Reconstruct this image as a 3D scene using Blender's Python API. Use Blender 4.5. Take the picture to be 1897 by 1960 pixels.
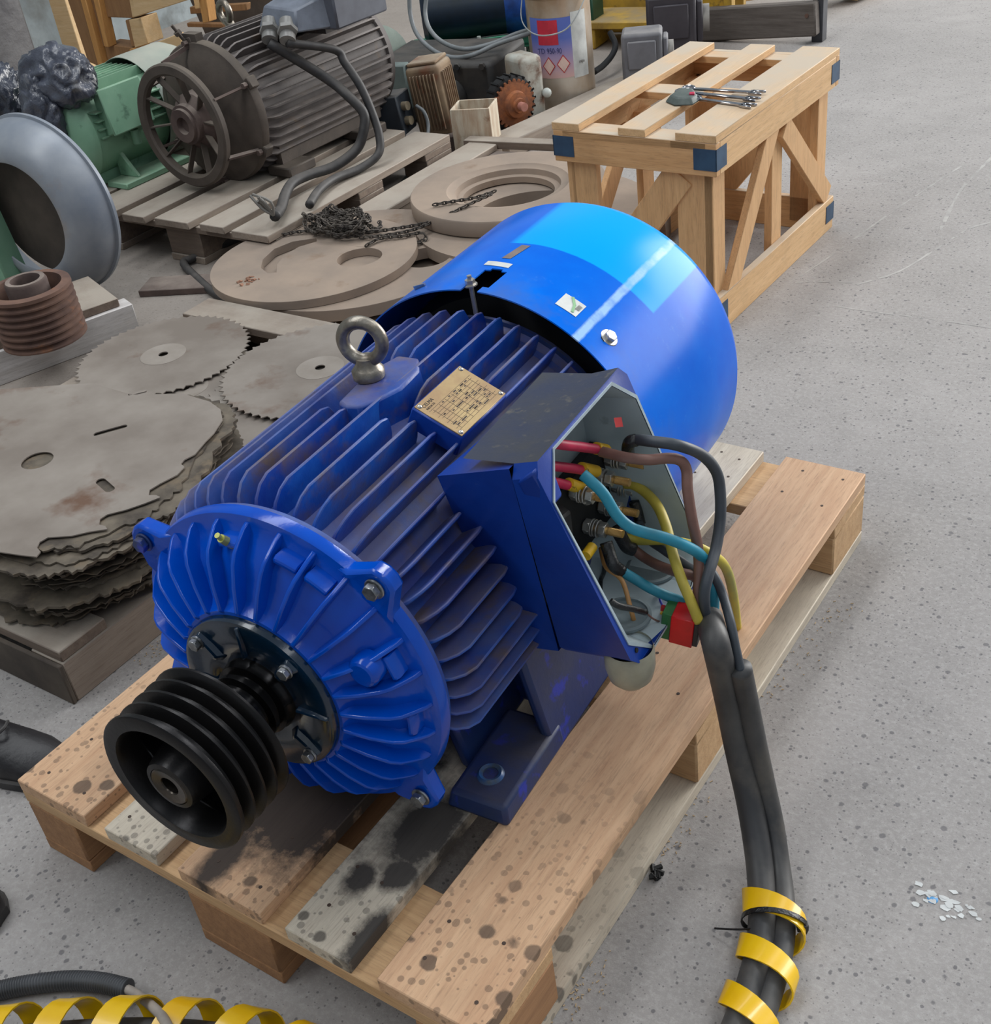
import bpy, bmesh, math, random
from math import sin, cos, pi, radians as rad, atan2, hypot
from mathutils import Vector, Matrix, Euler
random.seed(7)
SC = bpy.context.scene
for o in list(bpy.data.objects): bpy.data.objects.remove(o)

# ---------- camera ----------
cd = bpy.data.cameras.new('camera'); cam = bpy.data.objects.new('camera', cd); SC.collection.objects.link(cam)
cd.sensor_fit = 'HORIZONTAL'; cd.sensor_width = 36.0; cd.lens = 43.41899
cam.location = (1.3372, -0.5313, 1.3294); cam.rotation_mode = 'XYZ'; cam.rotation_euler = (0.9677, 0.1172, 0.5836)
cd.clip_start = .02; cd.clip_end = 60
SC.camera = cam
# ---------- light ----------
wd = bpy.data.worlds.new('hall_daylight'); SC.world = wd; wd.use_nodes = True
wd.node_tree.nodes['Background'].inputs[0].default_value = (.80, .90, 1.0, 1)
wd.node_tree.nodes['Background'].inputs[1].default_value = .34
def area(name, loc, target, sx, sy, power, col):
    l = bpy.data.lights.new(name, 'AREA'); l.shape = 'RECTANGLE'; l.size = sx; l.size_y = sy; l.energy = power; l.color = col
    o = bpy.data.objects.new(name, l); SC.collection.objects.link(o); o.location = loc
    o.rotation_euler = (Vector(target) - Vector(loc)).to_track_quat('-Z', 'Y').to_euler()
    return o
area('hall_gateway_daylight', (4.0, 12.0, 3.0), (0, 1.5, .3), 8.0, 5.0, 1450, (1, .985, .96))
area('fill_strip_left', (-1.6, .5, 5.0), (-1.6, .5, 0), 1.1, 9.0, 215, (.95, .98, 1))  # unseen overhead strip, added as fill to lift the left floor
area('fill_strip_right', (3.4, .5, 5.0), (3.4, .5, 0), 1.1, 9.0, 90, (.95, .98, 1))  # unseen overhead strip on the right, added as weaker fill
area('roof_window', (1.9, 4.6, 6.0), (.4, .2, .5), 1.0, .9, 75, (.95, .98, 1))
SC.view_settings.view_transform = 'Standard'; SC.view_settings.look = 'None'
SC.view_settings.exposure = 0.0; SC.view_settings.gamma = 1.0; SC.view_settings.use_curve_mapping = False

# ---------- materials ----------
def lin(c):
    c = [x / 255 for x in c]
    return tuple((x / 12.92 if x <= .04045 else ((x + .055) / 1.055) ** 2.4) for x in c) + (1,)
class NT:
    def __init__(s, name):
        m = bpy.data.materials.new(name); m.use_nodes = True; s.m = m; s.t = m.node_tree; s.N = s.t.nodes
        s.b = s.N['Principled BSDF']
    def n(s, ty, **kw):
        x = s.N.new(ty)
        for k, v in kw.items():
            if k.startswith('i_'): x.inputs[int(k[2:])].default_value = v
            else: setattr(x, k, v)
        return x
    def l(s, a, b): s.t.links.new(a, b)
    def coord(s, world=False, rnd=True):
        if world: return s.n('ShaderNodeNewGeometry').outputs['Position']
        tc = s.n('ShaderNodeTexCoord').outputs['Object']
        if not rnd: return tc
        oi = s.n('ShaderNodeObjectInfo'); ml = s.n('ShaderNodeMath', operation='MULTIPLY', i_1=37.0); s.l(oi.outputs['Random'], ml.inputs[0])
        ad = s.n('ShaderNodeVectorMath', operation='ADD'); s.l(tc, ad.inputs[0]); s.l(ml.outputs[0], ad.inputs[1])
        return ad.outputs[0]
    def noise(s, v, scale, detail=5, rough=.6, stretch=None):
        if stretch:
            mp = s.n('ShaderNodeMapping'); mp.inputs['Scale'].default_value = stretch; s.l(v, mp.inputs[0]); v = mp.outputs[0]
        x = s.n('ShaderNodeTexNoise'); x.inputs['Scale'].default_value = scale; x.inputs['Detail'].default_value = detail; x.inputs['Roughness'].default_value = rough
        s.l(v, x.inputs['Vector']); return x.outputs['Fac']
    def ramp(s, f, a, b):
        x = s.n('ShaderNodeMapRange'); x.inputs[1].default_value = a; x.inputs[2].default_value = b; s.l(f, x.inputs[0]); return x.outputs[0]
    def math(s, op, a, b=None):
        x = s.n('ShaderNodeMath', operation=op)
        for i, q in enumerate((a, b)):
            if q is None: continue
            if isinstance(q, (int, float)): x.inputs[i].default_value = q
            else: s.l(q, x.inputs[i])
        return x.outputs[0]
    def mix(s, f, a, b):
        x = s.n('ShaderNodeMix', data_type='RGBA')
        for i, q in ((0, f), (6, a), (7, b)):
            if isinstance(q, (int, float, tuple)): x.inputs[i].default_value = q
            else: s.l(q, x.inputs[i])
        return x.outputs[2]
    def out(s, col, rough=.5, metal=0, bump=None, bstr=.3, bdist=.002, coat=0, spec=.5):
        for k, q in (('Base Color', col), ('Roughness', rough), ('Metallic', metal)):
            if isinstance(q, (int, float, tuple)): s.b.inputs[k].default_value = q
            else: s.l(q, s.b.inputs[k])
        s.b.inputs['Coat Weight'].default_value = coat; s.b.inputs['Coat Roughness'].default_value = .08
        s.b.inputs['Specular IOR Level'].default_value = spec
        if bump is not None:
            bp = s.n('ShaderNodeBump'); bp.inputs['Strength'].default_value = bstr; bp.inputs['Distance'].default_value = bdist
            s.l(bump, bp.inputs['Height']); s.l(bp.outputs[0], s.b.inputs['Normal'])
        return s.m
    def up(s):
        g = s.n('ShaderNodeNewGeometry'); sp = s.n('ShaderNodeSeparateXYZ'); s.l(g.outputs['Normal'], sp.inputs[0]); return sp.outputs[2]
def mat(name, c1, c2=None, sc=6, lo=.35, hi=.65, rough=.5, metal=0, bump=0, bsc=60, dust=None, dlo=.2, dhi=.9, spot=None, ssc=20, slo=.6, shi=.68, coat=0, world=False, stretch=None, spec=.5, bdist=.002):
    t = NT(name); v = t.coord(world)
    col = lin(c1)
    if c2: col = t.mix(t.ramp(t.noise(v, sc, stretch=stretch), lo, hi), lin(c1), lin(c2))
    if spot: col = t.mix(t.ramp(t.noise(v, ssc), slo, shi), col, lin(spot))
    r = rough
    if dust:
        d = t.math('MULTIPLY', t.ramp(t.up(), dlo, dhi), t.ramp(t.noise(v, 9), .25, .75))
        col = t.mix(d, col, lin(dust)); r = t.ramp(d, -.0, 1.0)
        mr = t.n('ShaderNodeMapRange'); mr.inputs[3].default_value = rough; mr.inputs[4].default_value = .9; t.l(d, mr.inputs[0]); r = mr.outputs[0]
    bn = t.noise(v, bsc) if bump else None
    return t.out(col, r, metal, bn, bump, bdist=bdist, coat=coat, spec=spec)
def wood(name, c1, c2, axis, knot=(90, 60, 40), dusty=None, rough=.75, oil=None):
    t = NT(name); v = t.coord()
    st = {'x': (1.2, 18, 18), 'y': (18, 1.2, 18), 'z': (18, 18, 1.2)}[axis]
    g = t.noise(v, 4.0, 6, .65, st); fine = t.noise(v, 22, 4, .7, st)
    col = t.mix(t.ramp(g, .3, .72), lin(c1), lin(c2))
    col = t.mix(t.math('MULTIPLY', t.ramp(fine, .5, .8), .45), col, lin(knot))
    col = t.mix(t.math('MULTIPLY', t.ramp(t.noise(v, 7), .55, .8), .5), col, lin([x * .72 for x in c1]))
    if dusty:
        d = t.math('MULTIPLY', t.ramp(t.up(), .3, .9), t.ramp(t.noise(v, 8), .1, .6)); col = t.mix(d, col, lin(dusty))
    if oil:
        w = t.coord(True)
        vo = t.n('ShaderNodeTexVoronoi'); vo.inputs['Scale'].default_value = 30; vo.inputs['Randomness'].default_value = 1.0; t.l(w, vo.inputs['Vector'])
        sp = t.n('ShaderNodeSeparateColor'); t.l(vo.outputs['Color'], sp.inputs[0])
        wob = t.math('MULTIPLY', t.noise(w, 60), .25)
        dd = t.math('ADD', vo.outputs['Distance'], wob)
        th = t.math('MULTIPLY', t.math('POWER', sp.outputs[0], 1.6), .46)
        s1 = t.ramp(t.math('SUBTRACT', th, dd), -.12, -.04)
        vo2 = t.n('ShaderNodeTexVoronoi'); vo2.inputs['Scale'].default_value = 85; t.l(w, vo2.inputs['Vector'])
        sp2 = t.n('ShaderNodeSeparateColor'); t.l(vo2.outputs['Color'], sp2.inputs[0])
        s2 = t.ramp(t.math('SUBTRACT', t.math('MULTIPLY', sp2.outputs[0], .42), vo2.outputs['Distance']), -.05, .02)
        px = t.n('ShaderNodeSeparateXYZ'); t.l(w, px.inputs[0])
        near = t.ramp(t.math('ADD', px.outputs[1], t.math('MULTIPLY', t.noise(w, 9), .3)), .62, .25)
        k = t.math('MULTIPLY', t.math('MAXIMUM', s1, t.math('MULTIPLY', s2, .6)), t.math('MULTIPLY', near, .72))
        # the black oil puddle below the pulley
        def puddle(x, y, rx, ry, soft=.25):
            a = t.math('DIVIDE', t.math('SUBTRACT', px.outputs[0], x), rx); b = t.math('DIVIDE', t.math('SUBTRACT', px.outputs[1], y), ry)
            r2 = t.math('SQRT', t.math('ADD', t.math('MULTIPLY', a, a), t.math('MULTIPLY', b, b)))
            return t.ramp(t.math('ADD', r2, t.math('MULTIPLY', t.math('SUBTRACT', t.noise(w, 26, 6, .7), .5), 1.5)), 1.0 + soft, 1.0 - soft)
        for a in oil: k = t.math('MAXIMUM', k, t.math('MULTIPLY', puddle(*a), .93))
        col = t.mix(k, col, lin((38, 34, 34)))
    return t.out(col, rough, 0, fine, .35, bdist=.001)
GREY = (165, 156, 146)
blue_gloss = mat('blue_enamel', (0, 84, 200), (0, 68, 178), 5, rough=.16, bump=.10, bsc=55, spec=.45, bdist=.004)
blue_dusty = mat('dusty_blue_paint', (6, 56, 150), (28, 90, 178), 12, rough=.33, bump=.25, bsc=90, dust=(116, 104, 104), dlo=.0, dhi=1.1, spot=(98, 82, 78), ssc=13, slo=.50, shi=.70)
blue_foot = mat('worn_blue_paint', (22, 48, 104), (44, 56, 86), 9, rough=.42, bump=.2, bsc=70, dust=(70, 62, 62), dlo=.5, dhi=1.1, spot=(30, 52, 160), ssc=22, slo=.58, shi=.66)
blue_box = mat('box_blue_paint', (12, 62, 156), (10, 50, 136), 6, rough=.38, bump=.1, bsc=120, spot=(58, 84, 150), ssc=90, slo=.7, shi=.76)
box_top = mat('grimy_box_top', (52, 54, 60), (34, 44, 70), 12, rough=.6, bump=.2, bsc=120, spot=(80, 78, 76), ssc=50, slo=.6, shi=.7)
alu_grey = mat('pale_grey_paint', (186, 198, 202), (164, 178, 184), 7, rough=.42, bump=.08, bsc=60, spot=(112, 118, 122), ssc=16, slo=.62, shi=.74)
dark_teal = mat('dark_blue_green_enamel', (10, 40, 66), (8, 30, 44), 14, rough=.22, coat=.5, bump=.1, bsc=80, bdist=.003)
black_iron = mat('oiled_black_iron', (26, 25, 27), (36, 34, 34), 10, rough=.33, metal=.65, bump=.12, bsc=120)
steel = mat('bright_steel', (205, 203, 198), (160, 156, 150), 30, rough=.3, metal=.75, bump=.1, bsc=150)
dark_steel = mat('greasy_steel', (176, 178, 180), (110, 112, 114), 60, rough=.3, metal=.8)
eye_steel = mat('galvanised_steel', (158, 152, 142), (120, 110, 98), 40, rough=.38, metal=.85, bump=.25, bsc=160)
brass = mat('brass_stud', (224, 184, 118), (186, 146, 88), 60, rough=.3, metal=.75)
plate_brass = mat('brass_plate', (182, 158, 112), (158, 130, 96), 18, rough=.42, metal=.45, bump=.1, bsc=200)
ink = mat('dark_ink', (60, 48, 42), rough=.7)
ink_black = mat('black_ink', (20, 20, 22), rough=.6)
black_rub = mat('black_rubber', (38, 38, 40), (58, 56, 56), 30, rough=.55, dust=(110, 104, 98), dlo=.2, dhi=1.4)
sheath = mat('cable_sheath', (52, 52, 54), (78, 76, 74), 14, rough=.5, bump=.1, bsc=60, spot=(98, 92, 84), ssc=10, slo=.56, shi=.8)
blk_dark = mat('deep_black', (12, 12, 14), rough=.7)
tape = mat('black_tape', (16, 16, 18), (30, 30, 32), 90, rough=.25, bump=.6, bsc=110, bdist=.004)
def plain(n, c, r=.5, **k): return mat(n, c, tuple(int(x * .86) for x in c), 20, rough=r, **k)
core_brown = plain('brown_insulation', (128, 92, 82)); core_teal = plain('teal_insulation', (40, 142, 168)); core_grey = plain('slate_insulation', (62, 68, 76))
core_yel = plain('yellow_insulation', (198, 178, 72)); core_green = plain('green_insulation', (98, 120, 98)); lead_red = plain('crimson_sleeve', (196, 34, 76)); red_thin = plain('red_insulation', (198, 48, 50))
mark_yel = plain('yellow_marker', (232, 184, 34)); orange_w = plain('orange_insulation', (188, 138, 82)); blue_thin = plain('blue_insulation', (60, 70, 200)); cream = plain('cream_plastic', (168, 164, 144), .35)
red_case = plain('red_plastic', (222, 26, 32), .3); green_term = plain('green_plastic', (52, 118, 66), .4); yel_spiral = mat('yellow_plastic', (238, 192, 16), (226, 172, 10), 12, rough=.3, coat=.2)
white_lab = plain('white_label', (214, 216, 212), .5); green_ink = plain('green_ink', (140, 190, 140)); white_cable = plain('pale_cable', (176, 166, 156), .5)
dusty_steel = mat('dusty_steel_plate', (156, 138, 122), (136, 122, 110), 5, rough=.8, bump=.12, bsc=90, spot=(118, 92, 68), ssc=7, slo=.62, shi=.8)
lam_steel = mat('worn_sheet_steel', (148, 139, 130), (124, 114, 105), 5, rough=.55, metal=.2, bump=.08, bsc=50, spot=(104, 78, 62), ssc=7, slo=.58, shi=.75)
lam_dark = mat('dirty_sheet_edges', (112, 102, 88), (66, 58, 50), 14, rough=.7, metal=.1, bump=.3, bsc=60, spot=(110, 96, 78), ssc=24, slo=.55, shi=.7)
rust = mat('rusty_iron', (112, 84, 70), (84, 62, 54), 12, rough=.85, bump=.3, bsc=80, spot=(140, 88, 52), ssc=9, slo=.58, shi=.7)
rust_dusty = mat('dusty_rust', (96, 80, 74), (74, 60, 56), 12, rough=.85, bump=.3, bsc=80, dust=(146, 134, 124), dlo=.3, dhi=.9)
orange_rust = mat('orange_rust', (158, 96, 58), (110, 70, 52), 22, rough=.9, bump=.4, bsc=90)
motor_black = mat('dusty_black_motor', (92, 86, 84), (70, 64, 62), 9, rough=.6, bump=.3, bsc=90, dust=(158, 148, 142), dlo=.0, dhi=1.1, spot=(96, 82, 70), ssc=14, slo=.58, shi=.7)
motor_dark = mat('brown_black_iron', (66, 58, 52), (84, 74, 66), 10, rough=.7, bump=.3, bsc=90, dust=(116, 106, 94), dlo=.2, dhi=1.2)
green_paint = mat('sage_green_paint', (132, 172, 144), (116, 158, 130), 8, rough=.5, bump=.1, bsc=80, dust=(164, 176, 154), dlo=.3, dhi=1.2, spot=(90, 124, 102), ssc=18, slo=.6, shi=.7)
grey_green = mat('grey_green_paint', (150, 158, 146), (132, 142, 134), 8, rough=.55, dust=(168, 164, 152), dlo=.4, dhi=1.2)
dark_green = plain('dark_green_paint', (34, 78, 56)); green_bright = mat('oily_green_paint', (24, 118, 84), (30, 64, 54), 14, rough=.4)
cover_grey = mat('blue_grey_cover', (146, 150, 156), (118, 126, 138), 5, rough=.38, metal=.1, bump=.1, bsc=30, spot=(146, 128, 112), ssc=4, slo=.55, shi=.7)
pump_blue = mat('pump_blue_paint', (32, 84, 170), (20, 52, 110), 12, rough=.4); dark_oily = mat('oily_dark_iron', (34, 36, 38), (58, 54, 50), 12, rough=.6, bump=.3, bsc=60, dust=(92, 86, 80), dlo=.4, dhi=1.3)
tin = mat('tin_plate', (206, 198, 186), (176, 152, 126), 5, rough=.35, metal=.5, bump=.05); yel_mach = mat('yellow_machine_paint', (196, 156, 50), (150, 118, 52), 9, rough=.6, spot=(92, 78, 52), ssc=20, slo=.6, shi=.7, dust=(160, 148, 124), dlo=.5, dhi=1.2)
grey_box = mat('grey_cast_box', (110, 110, 116), (94, 94, 98), 10, rough=.6, dust=(150, 146, 142), dlo=.4, dhi=1.1); char_box = mat('charcoal_cast_box', (66, 62, 68), (54, 50, 56), 10, rough=.6)
tan_motor = mat('tan_cast_motor', (150, 128, 102), (116, 92, 72), 12, rough=.8, spot=(120, 76, 52), ssc=12, slo=.6, shi=.7, dust=(172, 162, 148), dlo=.4, dhi=1.2)
white_rusty = mat('rust_streaked_white', (206, 196, 176), (176, 152, 128), 14, rough=.7, stretch=(3, 3, .6), spot=(130, 92, 66), ssc=20, slo=.62, shi=.75)
hose_grey = plain('grey_hose', (124, 128, 130), .5); dark_blue_box = mat('dark_slate_box', (56, 64, 72), (44, 50, 58), 10, rough=.55, dust=(140, 130, 120), dlo=.4, dhi=1.1)
fab_corner = mat('blue_steel_corner', (54, 84, 112), (44, 66, 92), 20, rough=.5, metal=.2); chrome = mat('chrome', (190, 190, 194), (150, 150, 156), 40, rough=.16, metal=1)
black_plastic = mat('crumpled_black_film', (30, 32, 40), (62, 66, 78), 6, rough=.25, bump=.6, bsc=14, bdist=.02, coat=.3)
grey_film = mat('crumpled_grey_film', (84, 88, 100), (48, 50, 62), 7, rough=.28, bump=.7, bsc=12, bdist=.02, coat=.2, spot=(140, 138, 138), ssc=8, slo=.58, shi=.68)
chain_m = mat('dusty_chain_steel', (84, 78, 72), (58, 54, 52), 30, rough=.55, metal=.4, dust=(112, 102, 92), dlo=.2, dhi=1.3)
pw1, pw2 = (214, 176, 140), (192, 150, 116)
OIL = [(.40, .16, .11, .10), (.46, .27, .07, .12), (.37, .045, .022, .06, .35), (.58, .20, .055, .075, .35), (.55, .10, .02, .03, .3), (.13, .10, .022, .018, .3), (.62, .035, .025, .05, .3), (.59, .13, .025, .028, .3)]
wood_pal = wood('pallet_pine', pw1, pw2, 'y', oil=OIL); wood_pal_grey = wood('weathered_board', (212, 200, 180), (190, 176, 158), 'y', oil=OIL)
wood_palx = wood('pallet_pine_cross', (212, 174, 130), (186, 146, 104), 'x'); wood_block = wood('pallet_block', (176, 132, 92), (146, 106, 74), 'y', rough=.8)
wood_grey_y = wood('dusty_plank', (156, 142, 128), (130, 116, 104), 'y', dusty=(164, 154, 142)); wood_grey_x = wood('dusty_plank_cross', (132, 116, 102), (104, 90, 80), 'x', dusty=(158, 148, 136))
wood_dark = wood('dark_old_timber', (106, 98, 92), (78, 70, 64), 'x', knot=(40, 34, 30)); wood_crate_y = wood('crate_pine_y', (226, 186, 138), (206, 164, 114), 'y', dusty=(190, 174, 154)); wood_crate_x = wood('crate_pine_x', (218, 172, 122), (198, 150, 100), 'x', dusty=(192, 178, 158))
wood_crate_z = wood('crate_pine_z', (222, 178, 128), (202, 156, 108), 'z'); wood_light = wood('pale_pine', (212, 184, 142), (196, 162, 116), 'x', knot=(150, 110, 70)); wood_orange = wood('orange_pine', (180, 128, 70), (156, 106, 58), 'z')
wood_white = wood('whitewashed_timber', (206, 202, 200), (176, 170, 166), 'y', knot=(90, 84, 80))

# ---------- geometry ----------
def frame(d):
    d = Vector(d).normalized(); a = Vector((0, 0, 1)) if abs(d.z) < .9 else Vector((1, 0, 0))
    u = d.cross(a).normalized(); w = u.cross(d).normalized(); return u, w, d
class MB:
    def __init__(s): s.v = []; s.f = []
    def add(s, vs, fs, M=None):
        n = len(s.v); s.v += [tuple(M @ Vector(v)) if M else tuple(v) for v in vs]; s.f += [tuple(i + n for i in f) for f in fs]; return s
    def box(s, c, d, rot=None):
        x, y, z = [q / 2 for q in d]
        vs = [(-x, -y, -z), (x, -y, -z), (x, y, -z), (-x, y, -z), (-x, -y, z), (x, -y, z), (x, y, z), (-x, y, z)]
        M = Matrix.Translation(c) @ (Euler(rot).to_matrix().to_4x4() if rot else Matrix())
        return s.add(vs, [(0, 3, 2, 1), (4, 5, 6, 7), (0, 1, 5, 4), (1, 2, 6, 5), (2, 3, 7, 6), (3, 0, 4, 7)], M)
    def hexa(s, v8): return s.add(v8, [(0, 3, 2, 1), (4, 5, 6, 7), (0, 1, 5, 4), (1, 2, 6, 5), (2, 3, 7, 6), (3, 0, 4, 7)])
    def beam(s, a, b, w, h, up=(0, 0, 1)):
        a, b = Vector(a), Vector(b); d = (b - a).normalized(); side = d.cross(Vector(up)).normalized(); u = side.cross(d)
        q = [(-w / 2, -h / 2), (w / 2, -h / 2), (w / 2, h / 2), (-w / 2, h / 2)]
        vs = [p + side * i + u * j for p in (a, b) for i, j in q]
        return s.add(vs, [(0, 1, 2, 3), (7, 6, 5, 4), (0, 4, 5, 1), (1, 5, 6, 2), (2, 6, 7, 3), (3, 7, 4, 0)])
    def lathe(s, prof, o=(0, 0, 0), ax=(0, 1, 0), n=48, a0=0, a1=2 * pi, close=False):
        u, w, d = frame(ax); o = Vector(o); full = abs(a1 - a0 - 2 * pi) < 1e-6; m = n if full else n + 1
        vs = []
        for k in range(m):
            t = a0 + (a1 - a0) * k / n; q = u * cos(t) + w * sin(t)
            vs += [o + d * h + q * r for r, h in prof]
        L = len(prof); fs = []
        for k in range(n):
            k2 = (k + 1) % m
            for j in range(L if close else L - 1):
                j2 = (j + 1) % L
                fs.append((k * L + j, k2 * L + j, k2 * L + j2, k * L + j2))
        return s.add(vs, fs)
    def cyl(s, a, b, r, r2=None, n=20):
        r2 = r if r2 is None else r2; L = (Vector(b) - Vector(a)).length
        return s.lathe([(0, 0), (r, 0), (r2, L), (0, L)], a, Vector(b) - Vector(a), n)
    def nut(s, a, b, r): return s.cyl(a, b, r, n=6)
    def prism(s, poly, o, ex, ey, ez, t):
        o, ex, ey, ez = map(Vector, (o, ex, ey, ez)); n = len(poly)
        vs = [o + ex * x + ey * y for x, y in poly] + [o + ex * x + ey * y + ez * t for x, y in poly]
        return s.add(vs, [tuple(range(n))[::-1], tuple(range(n, 2 * n))] + [(i, (i + 1) % n, n + (i + 1) % n, n + i) for i in range(n)])
    def tube(s, pts, r, n=10, cap=True, samp=6, rf=None):
        P = smooth(pts, samp) if samp else [Vector(p) for p in pts]
        T = [(P[min(i + 1, len(P) - 1)] - P[max(i - 1, 0)]).normalized() for i in range(len(P))]
        u = frame(T[0])[0]; vs = []
        for i, p in enumerate(P):
            u = (u - T[i] * u.dot(T[i])).normalized(); w = T[i].cross(u)
            rr = rf(i / (len(P) - 1)) if rf else r
            vs += [p + (u * cos(2 * pi * k / n) + w * sin(2 * pi * k / n)) * rr for k in range(n)]
        fs = [(i * n + k, i * n + (k + 1) % n, (i + 1) * n + (k + 1) % n, (i + 1) * n + k) for i in range(len(P) - 1) for k in range(n)]
        if cap: fs += [tuple(range(n))[::-1], tuple(range((len(P) - 1) * n, len(P) * n))]
        return s.add(vs, fs)
    def torus(s, c, ax, R, r, n=40, m=12): return s.lathe([(R + r * cos(2 * pi * k / m), r * sin(2 * pi * k / m)) for k in range(m)], c, ax, n, close=True)
    def ball(s, c, r, sx=1, sy=1, sz=1, n=14, jit=0):
        vs = []; fs = []; m = n // 2
        for i in range(m + 1):
            for k in range(n):
                a = pi * i / m; b = 2 * pi * k / n; q = 1 + random.uniform(-jit, jit)
                vs.append((c[0] + r * sx * sin(a) * cos(b) * q, c[1] + r * sy * sin(a) * sin(b) * q, c[2] + r * sz * cos(a) * q))
        for i in range(m):
            for k in range(n): fs.append((i * n + k, i * n + (k + 1) % n, (i + 1) * n + (k + 1) % n, (i + 1) * n + k))
        return s.add(vs, fs)
    def plate(s, outer, holes, z0, z1):
        # flat plate with holes, triangulated with the curve filler
        cu = bpy.data.curves.new('c', 'CURVE'); cu.dimensions = '2D'; cu.fill_mode = 'BOTH'; cu.extrude = (z1 - z0) / 2
        for lp in [outer] + holes:
            sp = cu.splines.new('POLY'); sp.points.add(len(lp) - 1); sp.use_cyclic_u = True
            for p, q in zip(sp.points, lp): p.co = (q[0], q[1], 0, 1)
        ob = bpy.data.objects.new('c', cu); me = ob.to_mesh()
        vs = [(v.co.x, v.co.y, v.co.z + (z0 + z1) / 2) for v in me.vertices]; fs = [tuple(p.vertices) for p in me.polygons]
        ob.to_mesh_clear(); bpy.data.objects.remove(ob); bpy.data.curves.remove(cu)
        return s.add(vs, fs)
    def build(s, name, m, parent=None, bev=0, ang=38, loc=None, seg=1, rot=None, kind=None, smoothall=False):
        me = bpy.data.meshes.new(name); me.from_pydata(s.v, [], s.f)
        bm = bmesh.new(); bm.from_mesh(me); bmesh.ops.remove_doubles(bm, verts=bm.verts, dist=1e-5)
        bmesh.ops.recalc_face_normals(bm, faces=bm.faces)
        for f in bm.faces: f.smooth = True
        if not smoothall:
            for e in bm.edges:
                e.smooth = len(e.link_faces) == 2 and e.calc_face_angle(0) < rad(ang)
        bm.to_mesh(me); bm.free()
        o = bpy.data.objects.new(name, me); SC.collection.objects.link(o); me.materials.append(m)
        if parent: o.parent = parent
        if loc: o.location = loc
        if rot: o.rotation_euler = rot
        if bev:
            b = o.modifiers.new('edge', 'BEVEL'); b.width = bev; b.segments = seg; b.limit_method = 'ANGLE'; b.angle_limit = rad(40)
        if kind: o['kind'] = kind
        return o
def smooth(pts, k=6):
    P = [Vector(p) for p in pts]
    if len(P) < 3: return [P[0].lerp(P[-1], i / k) for i in range(k + 1)]
    P = [P[0] * 2 - P[1]] + P + [P[-1] * 2 - P[-2]]; out = []
    for i in range(1, len(P) - 2):
        a, b, c, d = P[i - 1:i + 3]
        for j in range(k):
            t = j / k; out.append(.5 * ((2 * b) + (c - a) * t + (2 * a - 5 * b + 4 * c - d) * t * t + (3 * b - a - 3 * c + d) * t ** 3))
    return out + [P[-2].copy()]
def tag(o, label=None, cat=None, group=None, kind=None):
    if label: o['label'] = label
    if cat: o['category'] = cat
    if group: o['group'] = group
    if kind: o['kind'] = kind
    return o
def thing(name, label, cat, loc=(0, 0, 0), rz=0, group=None):
    o = bpy.data.objects.new(name, None); SC.collection.objects.link(o); o.location = loc; o.rotation_euler = (0, 0, rz); o.empty_display_size = .1
    return tag(o, label, cat, group)
def cp(o, parent=None, loc=None, rot=None):
    c = o.copy(); SC.collection.objects.link(c)
    if parent: c.parent = parent
    if loc is not None: c.location = loc
    if rot is not None: c.rotation_euler = rot
    return c
def cptree(o, parent=None):
    c = cp(o, parent)
    for ch in [q for q in bpy.data.objects if q.parent == o and q != c]: cptree(ch, c)
    return c
def text(name, s, size, m, parent, M, ext=.0002, align='LEFT'):
    cu = bpy.data.curves.new(name, 'FONT'); cu.body = s; cu.size = size; cu.extrude = ext; cu.align_x = align; cu.resolution_u = 3
    ob = bpy.data.objects.new(name, cu); me = bpy.data.meshes.new_from_object(ob); bpy.data.objects.remove(ob)
    me.transform(M); me.materials.clear(); me.materials.append(m); o = bpy.data.objects.new(name, me); SC.collection.objects.link(o); o.parent = parent
    return o
def basis(o, ex, ey):
    ex = Vector(ex).normalized(); ey = Vector(ey).normalized(); ez = ex.cross(ey)
    M = Matrix.Identity(4)
    for i in range(3): M[i][0] = ex[i]; M[i][1] = ey[i]; M[i][2] = ez[i]; M[i][3] = o[i]
    return M
def ribbon(mb, pts, r, pitch, w, th, ph=0, n=22, rb=None, squash=1.0):
    """flat helical band wound round the line pts"""
    P = smooth(pts, 12); S = [0]
    for a, b in zip(P, P[1:]): S.append(S[-1] + (b - a).length)
    def at(s):
        s = max(0, min(S[-1] - 1e-6, s)); i = max(j for j in range(len(S)) if S[j] <= s); i = min(i, len(P) - 2)
        t = (s - S[i]) / (S[i + 1] - S[i] + 1e-9); return P[i].lerp(P[i + 1], t), (P[i + 1] - P[i]).normalized()
    N = int(S[-1] / pitch * n); vs = []; fs = []
    for k in range(N + 1):
        s = S[-1] * k / N; p, d = at(s); u, ww, _ = frame(d); a = 2 * pi * s / pitch + ph
        q = u * cos(a) + ww * sin(a) * squash; d2 = (d * pitch / (2 * pi * r) + (ww * cos(a) - u * sin(a))).normalized()
        side = d2.cross(q).normalized()
        if side.dot(d) < 0: side = -side
        c = p + q * r
        for sg, t in ((-1, 0), (1, 0), (1, 1), (-1, 1)): vs.append(c + side * (w / 2 * sg) + q.normalized() * (th * t))
    for k in range(N):
        for j in range(4): fs.append((k * 4 + j, k * 4 + (j + 1) % 4, k * 4 + 4 + (j + 1) % 4, k * 4 + 4 + j))
    fs += [(0, 1, 2, 3), (N * 4 + 3, N * 4 + 2, N * 4 + 1, N * 4)]
    return mb.add(vs, fs)
def circ(x, y, r, n=40, a0=0): return [(x + r * cos(a0 + 2 * pi * k / n), y + r * sin(a0 + 2 * pi * k / n)) for k in range(n)]

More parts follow.
